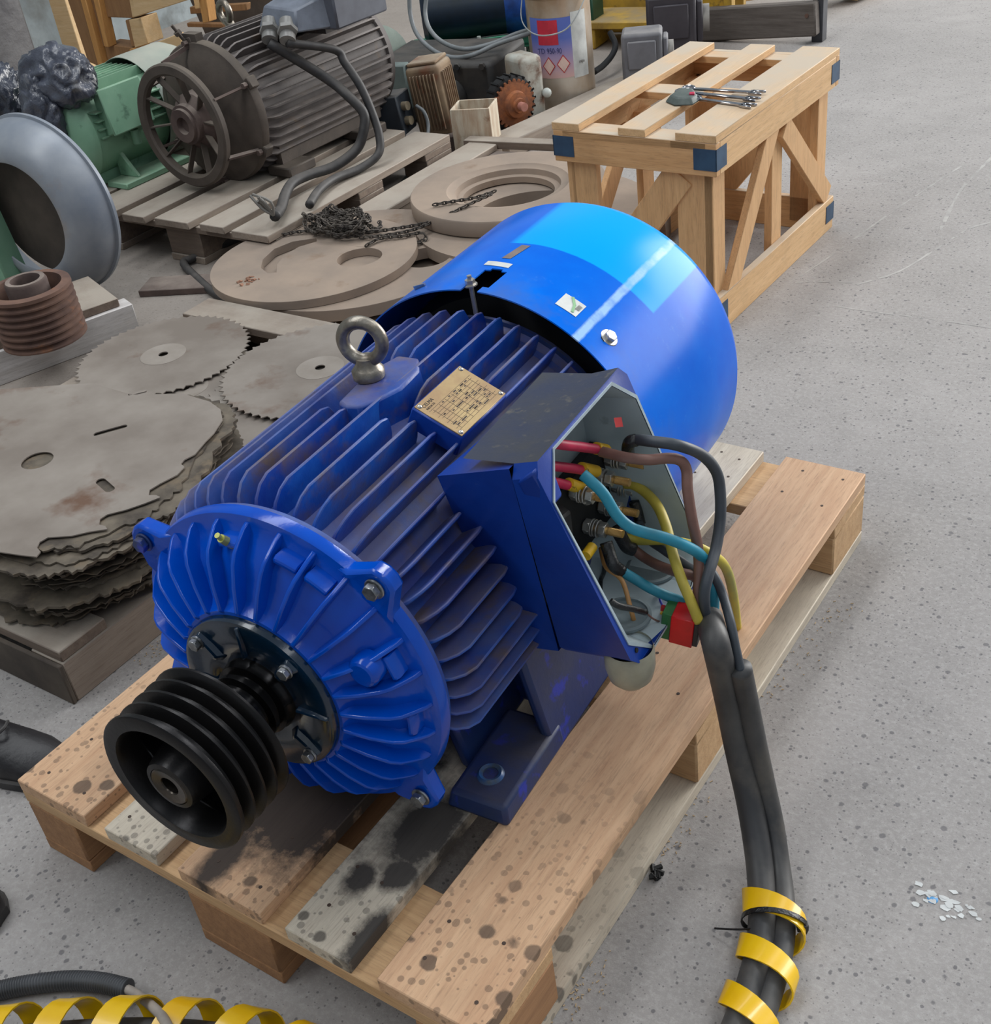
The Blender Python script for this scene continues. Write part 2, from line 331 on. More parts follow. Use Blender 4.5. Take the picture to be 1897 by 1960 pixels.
# ---------- the hall ----------
def make_floor():
    t = NT('concrete'); w = t.coord(True)
    col = t.mix(t.ramp(t.noise(w, 1.3, 6), .3, .7), lin((142, 138, 135)), lin((166, 161, 158)))
    col = t.mix(t.math('MULTIPLY', t.ramp(t.noise(w, 9, 6, .7), .45, .75), .5), col, lin((130, 126, 123)))
    col = t.mix(t.math('MULTIPLY', t.ramp(t.noise(w, 110, 5, .85), .46, .66), .5), col, lin((184, 180, 177)))
    for sc, th, c, k in ((60, .205, (90, 88, 91), .7), (110, .235, (84, 82, 86), .7), (210, .235, (84, 80, 82), .55)):
        vo = t.n('ShaderNodeTexVoronoi'); vo.inputs['Scale'].default_value = sc; t.l(w, vo.inputs['Vector'])
        sp = t.n('ShaderNodeSeparateColor'); t.l(vo.outputs['Color'], sp.inputs[0])
        d = t.math('ADD', vo.outputs['Distance'], t.math('MULTIPLY', t.noise(w, sc * 2.2), .3))
        s = t.ramp(t.math('SUBTRACT', t.math('MULTIPLY', t.math('POWER', sp.outputs[0], 2.0), th * 2), d), -.06, .03)
        col = t.mix(t.math('MULTIPLY', s, k), col, lin(c))
    # worn darker soil toward the scrap row
    px = t.n('ShaderNodeSeparateXYZ'); t.l(w, px.inputs[0])
    dirt = t.math('MULTIPLY', t.ramp(t.math('ADD', px.outputs[0], t.math('MULTIPLY', t.noise(w, 3), .8)), .0, -.7), .6)
    col = t.mix(dirt, col, t.mix(t.noise(w, 14), lin((126, 114, 102)), lin((156, 143, 130))))
    # pale dusty scratches
    wv = t.noise(w, 3.0, 8, .75, (1, 5, 1)); col = t.mix(t.math('MULTIPLY', t.ramp(wv, .6, .72), .25), col, lin((192, 189, 186)))
    return t.out(col, .82, 0, t.noise(w, 130, 6, .8), .5, bdist=.0025)
floor = MB().box((0, 5, -.05), (16, 18, .1)).build('floor', make_floor()); floor['kind'] = 'structure'
plaster = mat('old_plaster', (150, 158, 160), (112, 120, 122), 2.2, rough=.85, bump=.3, bsc=14, spot=(92, 94, 92), ssc=3.5, slo=.5, shi=.68, world=True, bdist=.01)
wall = MB().box((-4.35, 5, 1.6), (.3, 18, 3.2)).build('wall_left', plaster); wall['kind'] = 'structure'
pier = MB().box((-4.05, 2.90202, 1.5), (.3, .5, 3.0)).build('trim_1', mat('rough_dark_render', (84, 82, 84), (116, 114, 114), 5, rough=.9, bump=.5, bsc=20, world=True, bdist=.02), bev=.02); pier['kind'] = 'structure'

# ---------- main pallet ----------
def board(name, x0, x1, y0, y1, z0, z1, m, parent, bev=.0015, warp=.0):
    c = ((x0 + x1) / 2, (y0 + y1) / 2, (z0 + z1) / 2)
    return MB().box((0, 0, 0), (x1 - x0, y1 - y0, z1 - z0)).build(name, m, parent, bev=bev, loc=c)
pal = thing('wooden_pallet', 'oil-spotted pine pallet carrying the big blue motor', 'pallet')
xs = [(0, .145), (.186, .286), (.3275, .4725), (.513, .613), (.655, .8)]
for i, (a, b) in enumerate(xs): board('deck_board', a, b, 0, 1.2, .122, .144, wood_pal_grey if i in (1, 3) else wood_pal, pal)
for a, b in ((0, .145), (.5275, .6725), (1.055, 1.2)): board('cross_board', 0, .8, a, b, .100, .122, wood_palx, pal)
for a, b in ((0, .1), (.3275, .4725), (.7, .8)):
    board('bottom_board', a, b, 0, 1.2, 0, .022, wood_pal_grey if a > .5 else wood_block, pal)
    for c, d in ((0, .145), (.5275, .6725), (1.055, 1.2)): board('block', a, b, c, d, .022, .100, wood_block if c < .5 else wood_palx, pal, bev=.003)
nm = MB()
for a, b in xs:
    for yy in (.04, .11, .57, .63, 1.09, 1.16):
        for q in (.25, .75): nx_, ny_ = a + (b - a) * q + random.uniform(-.01, .01), yy + random.uniform(-.012, .012); nm.cyl((nx_, ny_, .1438), (nx_, ny_, .1444), .0026, n=8)
nm.build('nail_heads', mat('rusty_nail', (70, 54, 44), rough=.7), pal, kind='stuff')

# ---------- the blue motor ----------
H = 0.23826
mot = thing('electric_motor', 'big blue electric motor with black grooved pulley on the front pallet', 'motor', (0.43689, 0, .144), 0.06949)
def MP(mb, name, m, bev=0, parent=None, **k):
    if parent: return mb.build(name, m, parent, bev=bev, **k)
    return mb.build(name, m, mot, bev=bev, loc=(0, 0, H), **k)
AY = (0, 1, 0)
def pol(th, r, y): t = rad(th); return Vector((r * sin(t), y, r * cos(t)))
# pulley
yf = -.027; prof = [(.097, yf), (.097, yf + .004)]
for k in range(4):
    b = yf + .006 + k * .0195; prof += [(.0965, b), (.083, b + .0055), (.083, b + .0100), (.0965, b + .0165)]
prof += [(.097, .055), (.097, .057), (.076, .057), (.074, .030), (.045, .026), (.036, .052), (.030, .056), (.025, .056)]
back = list(prof)
front = [(.097, yf), (.095, yf - .0015), (.078, yf - .0015), (.075, yf + .003), (.072, .012), (.046, .016), (.040, .006), (.034, yf + .002), (.032, yf - .003), (.026, yf - .004)]
pul = MP(MB().lathe(prof).lathe(front), 'pulley', black_iron)
for k in range(3):
    wb = MB(); a = 40 + 120 * k; wb.hexa([pol(a + d, r, y) for y in (.018,) for r, d in ((.036, -3), (.076, -2), (.076, 2), (.036, 3))] + [pol(a + d, r, y) for r, d, y in ((.036, -2, -.012), (.076, -1, .004), (.076, 1, .004), (.036, 2, -.012))])
    MP(wb, 'web', black_iron, bev=.002, parent=pul)
sh = MP(MB().lathe([(.010, yf + .003), (.0125, yf - .003), (.024, yf - .005), (.026, yf - .003), (.026, .15), (0, .15)]).lathe([(0, yf + .012), (.009, yf + .010), (.010, yf - .002)]), 'shaft', mat('worn_shaft', (96, 88, 80), (60, 56, 52), 30, rough=.3, metal=.9, bump=.1))
MP(MB().lathe([(.036, .056), (.036, .082), (.042, .084), (.042, .092), (.037, .094), (.037, .099), (.046, .101), (.046, .108), (.040, .110), (.040, .114), (.050, .116), (.050, .123), (.052, .126), (.052, .14), (.03, .14)]), 'shaft_seal', mat('oiled_seal', (50, 48, 48), (30, 30, 32), 20, rough=.2, metal=.8))
cov = MP(MB().lathe([(.040, .132), (.060, .130), (.064, .127), (.080, .127), (.104, .125), (.109, .127), (.111, .131), (.111, .142), (.09, .146)], n=64), 'bearing_cover', dark_teal)
for k in range(4):
    a = 0 + 90 * k; cr = MB()
    cr.hexa([pol(a + d, r, .131) for r, d in ((.060, -3), (.106, -2), (.106, 2), (.060, 3))] + [pol(a + d * .6, r, y) for r, d, y in ((.060, -3, .120), (.106, -2, .1215), (.106, 2, .1215), (.060, 3, .120))])
    MP(cr, 'cover_rib', dark_teal, bev=.002, parent=cov); cr = MB()
    a += 45; cr.hexa([pol(a + d, r, .131) for r, d in ((.058, -9), (.106, -7), (.106, 7), (.058, 9))] + [pol(a + d, r, .119) for r, d in ((.066, -4), (.101, -4), (.101, 4), (.066, 4))])
    MP(cr, 'lug', dark_teal, bev=.002, parent=cov)
for k in range(4):
    p = pol(45 + 90 * k, .0945, .120); bb = MB().cyl(p, p - Vector((0, .003, 0)), .0095).nut(p - Vector((0, .003, 0)), p - Vector((0, .010, 0)), .0082)
    MP(bb, 'cover_bolt', dark_steel, bev=.0008, parent=cov)
# end shield: dished casting with radial ribs
es = MP(MB().lathe([(.100, .1365), (.116, .1365), (.121, .145), (.127, .151), (.150, .160), (.172, .168), (.184, .178), (.196, .187), (.206, .189), (.217, .190), (.219, .193), (.219, .206), (.10, .206)], n=96), 'end_shield', blue_gloss)
def arcbar(a0, a1, n=6):
    m = MB(); vs = []; pr = [(.186, .182), (.186, .1655), (.192, .1655), (.1955, .171), (.1955, .188)]
    for i in range(n + 1):
        for r, y in pr: vs.append(tuple(pol(a0 + (a1 - a0) * i / n, r, y)))
    L = len(pr); fs = [(i * L + j, i * L + (j + 1) % L, (i + 1) * L + (j + 1) % L, (i + 1) * L + j) for i in range(n) for j in range(L)] + [tuple(range(L)), tuple(range(n * L, n * L + L))]
    return m.add(vs, fs)
rp = [(.112, .150), (.112, .137), (.118, .133), (.150, .140), (.176, .149), (.187, .156), (.197, .168), (.206, .180), (.210, .190), (.19, .192)]
mr = MB(); n = len(rp)
def rib_mesh(pr, wb_=.0042, wt=.0026):
    vs = []
    for r, y in pr:
        for s in (-1, 1): vs.append((s * wt, y, r))
    return vs
def rib(angle):
    m = MB(); vs = []
    base = [(.112, .152), (.112, .152), (.118, .152), (.150, .163), (.172, .172), (.184, .181), (.194, .190), (.202, .191), (.208, .191), (.19, .192)]
    N = len(rp) - 1
    for (r, y), (r2, y2) in zip(rp[:N], base[:N]):
        vs += [(-.0042, y2, r2), (-.0026, y, r), (.0026, y, r), (.0042, y2, r2)]
    fs = []
    for i in range(N - 1):
        for j in range(3): fs.append((i * 4 + j, i * 4 + j + 1, (i + 1) * 4 + j + 1, (i + 1) * 4 + j))
    fs += [(0, 1, 2, 3), ((N - 1) * 4 + 3, (N - 1) * 4 + 2, (N - 1) * 4 + 1, (N - 1) * 4)]
    return m.add(vs, fs)
for a in (13.2, 26.0, 64.5, 90.2, -11): MP(arcbar(a, a + 9.5), 'edge_bar', blue_gloss, bev=.0015, parent=es)
rb0 = rib(0).build('rib', blue_gloss, es, bev=.0016, seg=2); rb0.rotation_euler = (0, rad(-1.5), 0)
for k in range(1, 28): cp(rb0, es, rot=(0, rad(-1.5 + k * 360 / 28), 0))
def earM(a):
    m = MB(); t = rad(a); R = Matrix.Rotation(t, 4, 'Y')
    pl = [(-.052, .200), (-.034, .218), (-.022, .240), (-.017, .250), (-.006, .255), (.006, .255), (.017, .250), (.022, .240), (.034, .218), (.052, .200), (.03, .185), (-.03, .185)]
    vs = [(x, .186 + (.006 if i in (0, 9, 10, 11) else 0), z) for i, (x, z) in enumerate(pl)] + [(x, .208, z) for x, z in pl]; n = len(pl)
    fs = [tuple(range(n)), tuple(range(2 * n - 1, n - 1, -1))] + [(i, (i + 1) % n, n + (i + 1) % n, n + i) for i in range(n)]
    return m.add([R @ Vector(v) for v in vs], fs)
for a in (45, -54, 135, 226):
    er = MP(earM(a), 'fixing_ear', blue_gloss, bev=.004, parent=es, seg=2)
    p = pol(a, .233, .186)
    MP(MB().cyl(p, p - Vector((0, .003, 0)), .013).nut(p - Vector((0, .003, 0)), p - Vector((0, .012, 0)), .0105), 'bolt', dark_steel if a != -54 else blue_foot, bev=.001, parent=es)
p = pol(-7, .194, .166); MP(MB().cyl(p + Vector((0, .01, -.01)), p + Vector((0, -.004, .008)), .006, .005, 10).cyl(p + Vector((0, -.004, .008)), p + Vector((0, -.008, .015)), .003, .0035, 10), 'grease_nipple', mat('painted_brass', (190, 190, 110), rough=.35, metal=.5), parent=es)
q = MB().lathe([(0, -.006), (.016, -.006), (.020, 0), (.020, .02), (0, .02)], pol(66, .168, .150) , (0, 1, 0), 24); MP(q, 'round_boss', blue_gloss, bev=.002, parent=es)
# housing
hs = MP(MB().lathe([(.18, .206), (.212, .206), (.214, .210), (.214, .216), (.200, .222), (.197, .235), (.197, .700), (.205, .704), (.205, .722), (.10, .724)], n=96), 'housing', blue_dusty)
def fin(y1=.702, y0=.214, r=.2385):
    pr = [(.194, y0 + .002), (.206, y0), (.220, y0 + .006), (.232, y0 + .018), (r, y0 + .034), (r + .001, y1 - .02), (r - .003, y1 - .006), (r - .016, y1), (.206, y1 + .002), (.194, y1)]
    vs = []
    for rr, y in pr:
        w = .0034 if rr < .215 else .0021; vs += [(-w, y, rr), (w, y, rr)]
    n = len(pr); fs = [tuple(range(0, 2 * n, 2)), tuple(range(2 * n - 1, 0, -2))] + [(2 * i, 2 * i + 1, (2 * i + 3) % (2 * n), (2 * i + 2) % (2 * n)) for i in range(n)]
    return MB().add(vs, fs)
f0 = None; fins = {}
for k in range(-16, 17):
    a = 3.6 + 7.38 * k
    if abs(a) > 114: continue
    segs = [(.214, .702)]
    if -12 < a < 1: segs = [(.214, .415), (.535, .702)]
    elif k == 1: segs = [(.214, .415), (.47, .702)]
    elif 12 < a < 30: segs = [(.214, .432), (.532, .702)]
    elif 34 < a < 60: segs = [(.214, .345 + (a - 40) * .0016 - (.0 if a > 45 else -.02)), (.62, .702)]
    elif 60 <= a < 92: segs = [(.214, .37), (.65, .702)]
    elif a >= 92: segs = [(.214, .56)]
    for sg in segs:
        if sg not in fins: o = fin(sg[1], sg[0]).build('fin', blue_dusty, hs, bev=.0012); fins[sg] = o
        else: o = cp(fins[sg], hs)
        o.rotation_euler = (0, rad(a), 0)
# boss for the lifting eye
bs = MB(); pr = [(-.030, .41), (-.012, .40), (.010, .405), (.022, .43), (.034, .47), (.030, .52), (.012, .548), (-.024, .548), (-.040, .50)]
bs.add([(x - .004, y, .19) for x, y in pr] + [(x * .92 - .004, .475 + (y - .475) * .94, .241 - abs(x) * .1) for x, y in pr], [tuple(range(9))[::-1], tuple(range(9, 18))] + [(i, (i + 1) % 9, 9 + (i + 1) % 9, 9 + i) for i in range(9)])
MP(bs, 'eye_boss', blue_dusty, bev=.004, parent=hs, seg=2)
ex, ey_, ez_ = (-0.0285, 0.4796, 0.0000)
eye = MB().lathe([(.0, .002), (.021, .002), (.0215, .012), (.018, .016), (.014, .022), (.013, .03), (0, .03)], (ex, ey_, .238), (0, 0, 1), 32)
eye.torus((ex, ey_, .238 + .052), (-.25, 1, 0), .0265, .0088, 48, 16)
MP(eye, 'lifting_eye', eye_steel, smoothall=False, ang=50)
# nameplate on its riser
Mn = Matrix.Rotation(rad(25.0), 4, 'Y')
def onplate(x, y, z): return Mn @ Vector((x, y, z))
MP(MB().add([Mn @ Vector((sx * .0375, .485 + sy * .057, z)) for z in (.215, .247) for sx, sy in ((-1, -1), (1, -1), (1, 1), (-1, 1))], [(0, 3, 2, 1), (4, 5, 6, 7), (0, 1, 5, 4), (1, 2, 6, 5), (2, 3, 7, 6), (3, 0, 4, 7)]), 'plate_riser', blue_box, bev=.002)
npl = MP(MB().add([Mn @ Vector((sx * .0355, .485 + sy * .055, z)) for z in (.2468, .2485) for sx, sy in ((-1, -1), (1, -1), (1, 1), (-1, 1))], [(0, 3, 2, 1), (4, 5, 6, 7), (0, 1, 5, 4), (1, 2, 6, 5), (2, 3, 7, 6), (3, 0, 4, 7)]), 'nameplate', plate_brass, bev=.0006)
for sx, sy in ((-1, -1), (1, -1), (1, 1), (-1, 1)):
    rv = MB().ball((0, 0, 0), .0034, 1, 1, .6, 12); rv.v = [tuple(Mn @ (Vector(v) + Vector((sx * .0305, .485 + sy * .050, .2486)))) for v in rv.v]
    MP(rv, 'rivet', steel, parent=npl)
MT = Mn @ basis((-.0245, .437, .24855), (0, 1, 0), (-1, 0, 0))
text('lettering', 'CELMA', .0072, ink_black, npl, MT)
text('lettering', 'INDUKTA', .0042, ink, npl, Mn @ basis((-.0195, .437, .24855), (0, 1, 0), (-1, 0, 0)))
ln = MB()
for k in range(11):
    x = -.0165 + k * .0044; ln.box((x, .485, .24855), (.0004, .098 - (k % 3) * .006, .0002))
for k in range(7): ln.box((.006, .443 + k * .014, .24855), (.042, .0004, .0002))
for k in range(46):
    x = -.0143 + random.randrange(10) * .0044; y = random.uniform(.441, .525); ln.box((x, y, .24855), (.0018, random.uniform(.003, .008), .0002))
ln.v = [tuple(Mn @ Vector(v)) for v in ln.v]; MP(ln, 'engraved_lines', ink, parent=npl)
# feet
for sd in (1, -1):
    ft = MB()
    def P(x, y, z): return (sd * x, y, z)
    for y0, y1 in ((.236, .40), (.58, .74)):
        ft.hexa([P(.158, y0, -H), P(.252, y0, -H), P(.252, y1, -H), P(.158, y1, -H), P(.166, y0 + .006, -H + .030), P(.247, y0 + .006, -H + .030), P(.247, y1, -H + .036), P(.166, y1, -H + .036)])
    ft.hexa([P(.236, .37, -H), P(.252, .37, -H), P(.252, .61, -H), P(.236, .61, -H), P(.200, .37, -.07), P(.218, .37, -.07), P(.218, .61, -.07), P(.200, .61, -.07)])
    ft.hexa([P(.15, .44, -H + .01), P(.24, .44, -H + .01), P(.24, .46, -H + .01), P(.15, .46, -H + .01), P(.14, .44, -.10), P(.21, .44, -.08), P(.21, .46, -.08), P(.14, .46, -.10)])
    ft.hexa([P(.145, .30, -H + .005), P(.165, .30, -H + .005), P(.165, .70, -H + .005), P(.145, .70, -H + .005), P(.12, .30, -.14), P(.14, .30, -.14), P(.14, .70, -.14), P(.12, .70, -.14)])
    fo = MP(ft, 'mounting_foot', blue_foot, bev=.006, seg=2)
    for y in (.284, .69):
        hb = MP(MB().lathe([(.010, .026), (.0105, .034), (.015, .036), (.018, .033), (.020, .028)], (sd * .203, y, -H), (0, 0, 1), 28), 'hole_collar', mat('worn_blue_ring', (40, 84, 140), (70, 78, 84), 60, rough=.35), parent=fo)
        MP(MB().cyl((sd * .203, y, -H + .027), (sd * .203, y, -H + .0305), .0108), 'bolt_hole', blk_dark, parent=fo)
# fan cowl
def cowlmat():
    t = NT('cowl_paint'); v = t.coord(rnd=False); sp = t.n('ShaderNodeSeparateXYZ'); t.l(v, sp.inputs[0])
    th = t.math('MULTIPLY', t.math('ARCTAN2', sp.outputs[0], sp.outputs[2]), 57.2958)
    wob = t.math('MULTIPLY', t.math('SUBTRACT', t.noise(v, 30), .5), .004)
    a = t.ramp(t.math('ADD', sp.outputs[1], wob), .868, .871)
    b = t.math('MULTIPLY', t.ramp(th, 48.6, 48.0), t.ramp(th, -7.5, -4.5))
    film = t.math('MULTIPLY', a, b)  # mask of the brighter blue rectangle on the cowl's upper rear
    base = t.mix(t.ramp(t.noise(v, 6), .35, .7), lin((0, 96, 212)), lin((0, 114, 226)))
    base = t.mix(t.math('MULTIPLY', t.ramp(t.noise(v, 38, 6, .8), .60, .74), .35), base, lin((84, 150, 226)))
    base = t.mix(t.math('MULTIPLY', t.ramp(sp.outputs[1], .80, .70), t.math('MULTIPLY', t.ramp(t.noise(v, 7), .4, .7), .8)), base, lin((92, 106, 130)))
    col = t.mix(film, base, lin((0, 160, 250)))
    st = t.math('MULTIPLY', t.ramp(t.math('ABSOLUTE', t.math('SUBTRACT', th, t.math('ADD', 36.5, t.math('MULTIPLY', wob, 300)))), 1.7, .9), .85)  # pale streak: a reflected line of light, painted into the cowl colour
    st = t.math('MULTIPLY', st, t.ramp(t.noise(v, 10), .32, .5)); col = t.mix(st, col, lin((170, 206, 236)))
    return t.out(col, .24, 0, t.noise(v, 30), .05, spec=.06)
rc = .263; cw = MB(); NT_ = 180
cp_prof = [(rc, .700), (rc, .716), (rc, .732), (rc, .75), (rc, .90), (rc, 1.035), (rc - .006, 1.052), (rc - .022, 1.066), (rc - .045, 1.072)]
vs = []; fs = []
L = len(cp_prof)
for k in range(NT_):
    t = 2 * pi * k / NT_
    vs += [(r * sin(t), y, max(r * cos(t), -H + .005)) for r, y in cp_prof]
for k in range(NT_):
    for j in range(L - 1):
        if j < 4 and k in (178, 179, 0, 1) and j >= 1: continue
        if j == 0 and k in (178, 179, 0): continue
        k2 = (k + 1) % NT_; fs.append((k * L + j, k2 * L + j, k2 * L + j + 1, k * L + j + 1))
# the slot only reaches back a little way: refill behind it
cw.add(vs, fs)
for k in (178, 179, 0, 1):
    t0, t1 = 2 * pi * k / NT_, 2 * pi * (k + 1) / NT_; y0 = .776 if k in (179, 0) else .77
    cw.add([(rc * sin(t0), y0, rc * cos(t0)), (rc * sin(t1), y0, rc * cos(t1)), (rc * sin(t1), .90, rc * cos(t1)), (rc * sin(t0), .90, rc * cos(t0))], [(0, 1, 2, 3)])
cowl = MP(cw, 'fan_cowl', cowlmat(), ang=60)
so = cowl.modifiers.new('sheet', 'SOLIDIFY'); so.thickness = .002; so.offset = 0
MP(MB().lathe([(.218, 1.070), (.06, 1.072), (0, 1.072)], n=48), 'grille', blue_foot, parent=cowl)
MP(MB().lathe([(.03, .76), (.06, .77), (.22, .775), (.235, .80), (.235, .90), (0, .90)], n=48), 'fan', blk_dark, parent=cowl)
MP(MB().lathe([(.05, .735), (.20, .735), (.212, .728), (.212, .722), (.05, .722)], n=48), 'rear_shield', blue_foot)
def cowlpatch(name, m, th0, th1, y0, y1, skew=0, r=.0016, skx=0):
    mb = MB(); N = 6; vs = []
    for i in range(N + 1):
        a = th0 + (th1 - th0) * i / N
        for y in (y0, y1): vs.append(tuple(pol(a + (skx if y == y1 else 0), rc + r, y + skew * i / N)))
    return MP(mb.add(vs, [(2 * i, 2 * i + 2, 2 * i + 3, 2 * i + 1) for i in range(N)]), name, m, parent=cowl)
cowlpatch('checked_label', white_lab, 24.5, 32.0, .738, .772, r=.0016)
g_ = MB(); 
def tick(pts, w):
    m = MB()
    for (a, y), (a2, y2) in zip(pts, pts[1:]):
        m.beam(pol(a, rc + .0022, y), pol(a2, rc + .0022, y2), w, .0006, up=pol((a + a2) / 2, 1, 0))
    return m
MP(tick([(27.0, .772), (29.2, .758), (30.2, .742)], .004), 'tick_mark', green_ink, parent=cowl)
m_ = MB()
for k in range(5): m_.beam(pol(30.2 + k * .28, rc + .0022, .752), pol(30.2 + k * .28, rc + .0022, .764), .0007, .0005, up=pol(30, 1, 0))
MP(m_, 'label_print', mat('grey_ink', (120, 120, 116)), parent=cowl)
cowlpatch('strip_label', white_lab, -6.5, 3.0, .786, .800, skew=-.004)
cowlpatch('brown_reflection_patch', mat('painted_brown_reflection', (128, 112, 104), (110, 98, 96), 40, rough=.5), -3.0, 0.2, .812, .862, skx=1.5)  # brown reflection on the cowl, laid on as a coloured patch
p = pol(-3.2, .245, .722); sc = MB().cyl(pol(-3.2, .205, .722), pol(-3.2, .276, .722), .0035).nut(pol(-3.2, .263, .722), pol(-3.2, .270, .722), .0075); sc.lathe([(0, 0), (.010, 0), (.010, .002), (0, .002)], pol(-3.2, .261, .722), pol(-3.2, 1, 0), 20)
MP(sc, 'cowl_stud', steel, parent=cowl)
b_ = MB().nut(pol(43.6, rc, .753), pol(43.6, rc + .008, .753), .0095).lathe([(0, 0), (.014, 0), (.014, .002), (0, .002)], pol(43.6, rc, .753), pol(43.6, 1, 0), 24)
MP(b_, 'cowl_bolt', steel, bev=.001, parent=cowl)
MP(MB().add([tuple(pol(43.4 + d, rc + .0012, .741 + e)) for d, e in ((-.2, -.004), (-1.6, -.002), (-2.0, .005), (-1.0, .009), (.4, .006))], [(0, 1, 2, 3, 4)]), 'slot_hole', blk_dark, parent=cowl)
MP(MB().hexa([(-.125, .742, .225), (-.105, .742, .232), (-.105, .746, .232), (-.125, .746, .225), (-.125, .735, .240), (-.105, .735, .247), (-.105, .739, .247), (-.125, .739, .240)]), 'cowl_clip', steel, parent=cowl)

# ---------- terminal box (open, lid removed) ----------
tb = bpy.data.objects.new('terminal_box', bpy.data.meshes.new('terminal_box')); SC.collection.objects.link(tb); tb.parent = mot; tb.location = (0, 0, H)
def XS(z): return .292 + .274 * (.252 - z)        # the slanted opening
seam = [(.258, .338, .245), (.262, .398, -.075), (.262, .618, -.085), (.250, .575, .245)]
rim = [(XS(.262), .338, .262), (XS(-.052), .386, -.052), (XS(-.056), .622, -.056), (XS(.262), .570, .262)]
# adapter between housing and box
ad = MB().hexa([(.150, .350, .205), (.185, .40, -.085), (.185, .65, -.085), (.150, .600, .185)] + [Vector(seam[0]) + Vector((-.002, .003, -.002)), Vector(seam[1]) + Vector((-.006, .003, .002)), Vector(seam[2]) + Vector((-.006, .02, .002)), Vector(seam[3]) + Vector((-.002, .022, -.030))])
ad.f = [f for i, f in enumerate(ad.f) if i not in (1,)]
ad.build('adapter', blue_box, tb)
op = [(0.2921, 0.3805, 0.2515), (0.3049, 0.3477, 0.2049), (0.3641, 0.3878, -0.0111), (0.3749, 0.4330, -0.0504), (0.3742, 0.5576, -0.0478), (0.3671, 0.6102, -0.0222), (0.3026, 0.5727, 0.2132), (0.2919, 0.5302, 0.2524)]
op = [Vector(p) for p in op]
# outer skin: seam ring to rim ring with cut corners only on the inside
S = [Vector(p) for p in seam]; R_ = [Vector(p) for p in rim]
R_[0] = Vector((.2905, .334, .257)); R_[1] = Vector((.3735, .380, -.046)); 
def lerp(a, b, t): return a + (b - a) * t
outr = []; outs = []
for i in range(4):
    pv, nx = (i - 1) % 4, (i + 1) % 4
    k = .05
    outr += [lerp(R_[i], R_[pv], k), lerp(R_[i], R_[nx], k)]; outs += [lerp(S[i], S[pv], k), lerp(S[i], S[nx], k)]
# order of op: TL-top, TL-front, BL-front, BL-bottom, BR-bottom, BR-back, TR-back, TR-top
# order of out: corner0(TL): toward TR(top), toward BL(front); corner1(BL): toward TL, toward BR; corner2(BR); corner3(TR)
skin = MB(); vs = outs + outr; skin.add(vs, [(i, (i + 1) % 8, 8 + (i + 1) % 8, 8 + i) for i in range(8) if i not in (7,)])
so_ = skin.build('side_wall', blue_box, tb, bev=.0); tb.data = so_.data; bpy.data.objects.remove(so_)
top = MB().add([outs[7], outs[0], outr[0], outr[7], outs[7] + Vector((-.070, .0, -.010)), outs[0] + Vector((-.070, .004, -.010)), ], [(0, 1, 2, 3), (0, 4, 5, 1)]); top.build('top_wall', box_top, tb)
# face of the rim: blue corner lugs and the pale sealing edge
Nn = Vector((1, 0, .274)).normalized()
edge = [p + (Vector((0, .478, .10)) - Vector((0, p.y, p.z))).normalized() * -.0045 for p in op]
face = MB().add([p for p in outr] + edge, [(i, (i + 1) % 8, 8 + (i + 1) % 8, 8 + i) for i in range(8)]); face.build('lug_face', blue_box, tb)
rimm = MB().add([p + Nn * .0015 for p in edge] + [p + Nn * .0015 for p in op] + [p - Nn * .006 for p in edge], [(i, (i + 1) % 8, 8 + (i + 1) % 8, 8 + i) for i in range(8)] + [(i, (i + 1) % 8, 16 + (i + 1) % 8, 16 + i) for i in range(8)]); rimm.build('sealing_edge', plain('pale_rim', (184, 200, 208), .35), tb)
deep = []
for p in op:
    q = p.copy(); f = .93; q.x = .222; q.y = .485 + (p.y + .012 - .478) * f * .93; q.z = .095 + (p.z - .10) * f; deep.append(q)
inn = MB().add(op + deep, [(i, (i + 1) % 8, 8 + (i + 1) % 8, 8 + i) for i in range(8)] + [tuple(range(8, 16))]); inn.build('inner_wall', alu_grey, tb, ang=20)
for (px, py, pz), nm_ in (((.291, .352, .244), 'a'), ((.369, .396, -.030), 'b'), ((.292, .556, .248), 'c')):
    MP(MB().cyl(Vector((px, py, pz)) - Nn * .004, Vector((px, py, pz)) + Nn * .0012, .0032, n=12), 'screw_hole', blk_dark, parent=tb)
# ear ridges down the outside of the front wall
MB().hexa([(.268, .333, .232), (.268, .350, .195), (.268, .37, .195), (.268, .37, .232), (.291, .3335, .252), (.305, .345, .200), (.305, .37, .20), (.291, .37, .252)]).build('corner_lug', blue_box, tb, bev=.004, seg=2)
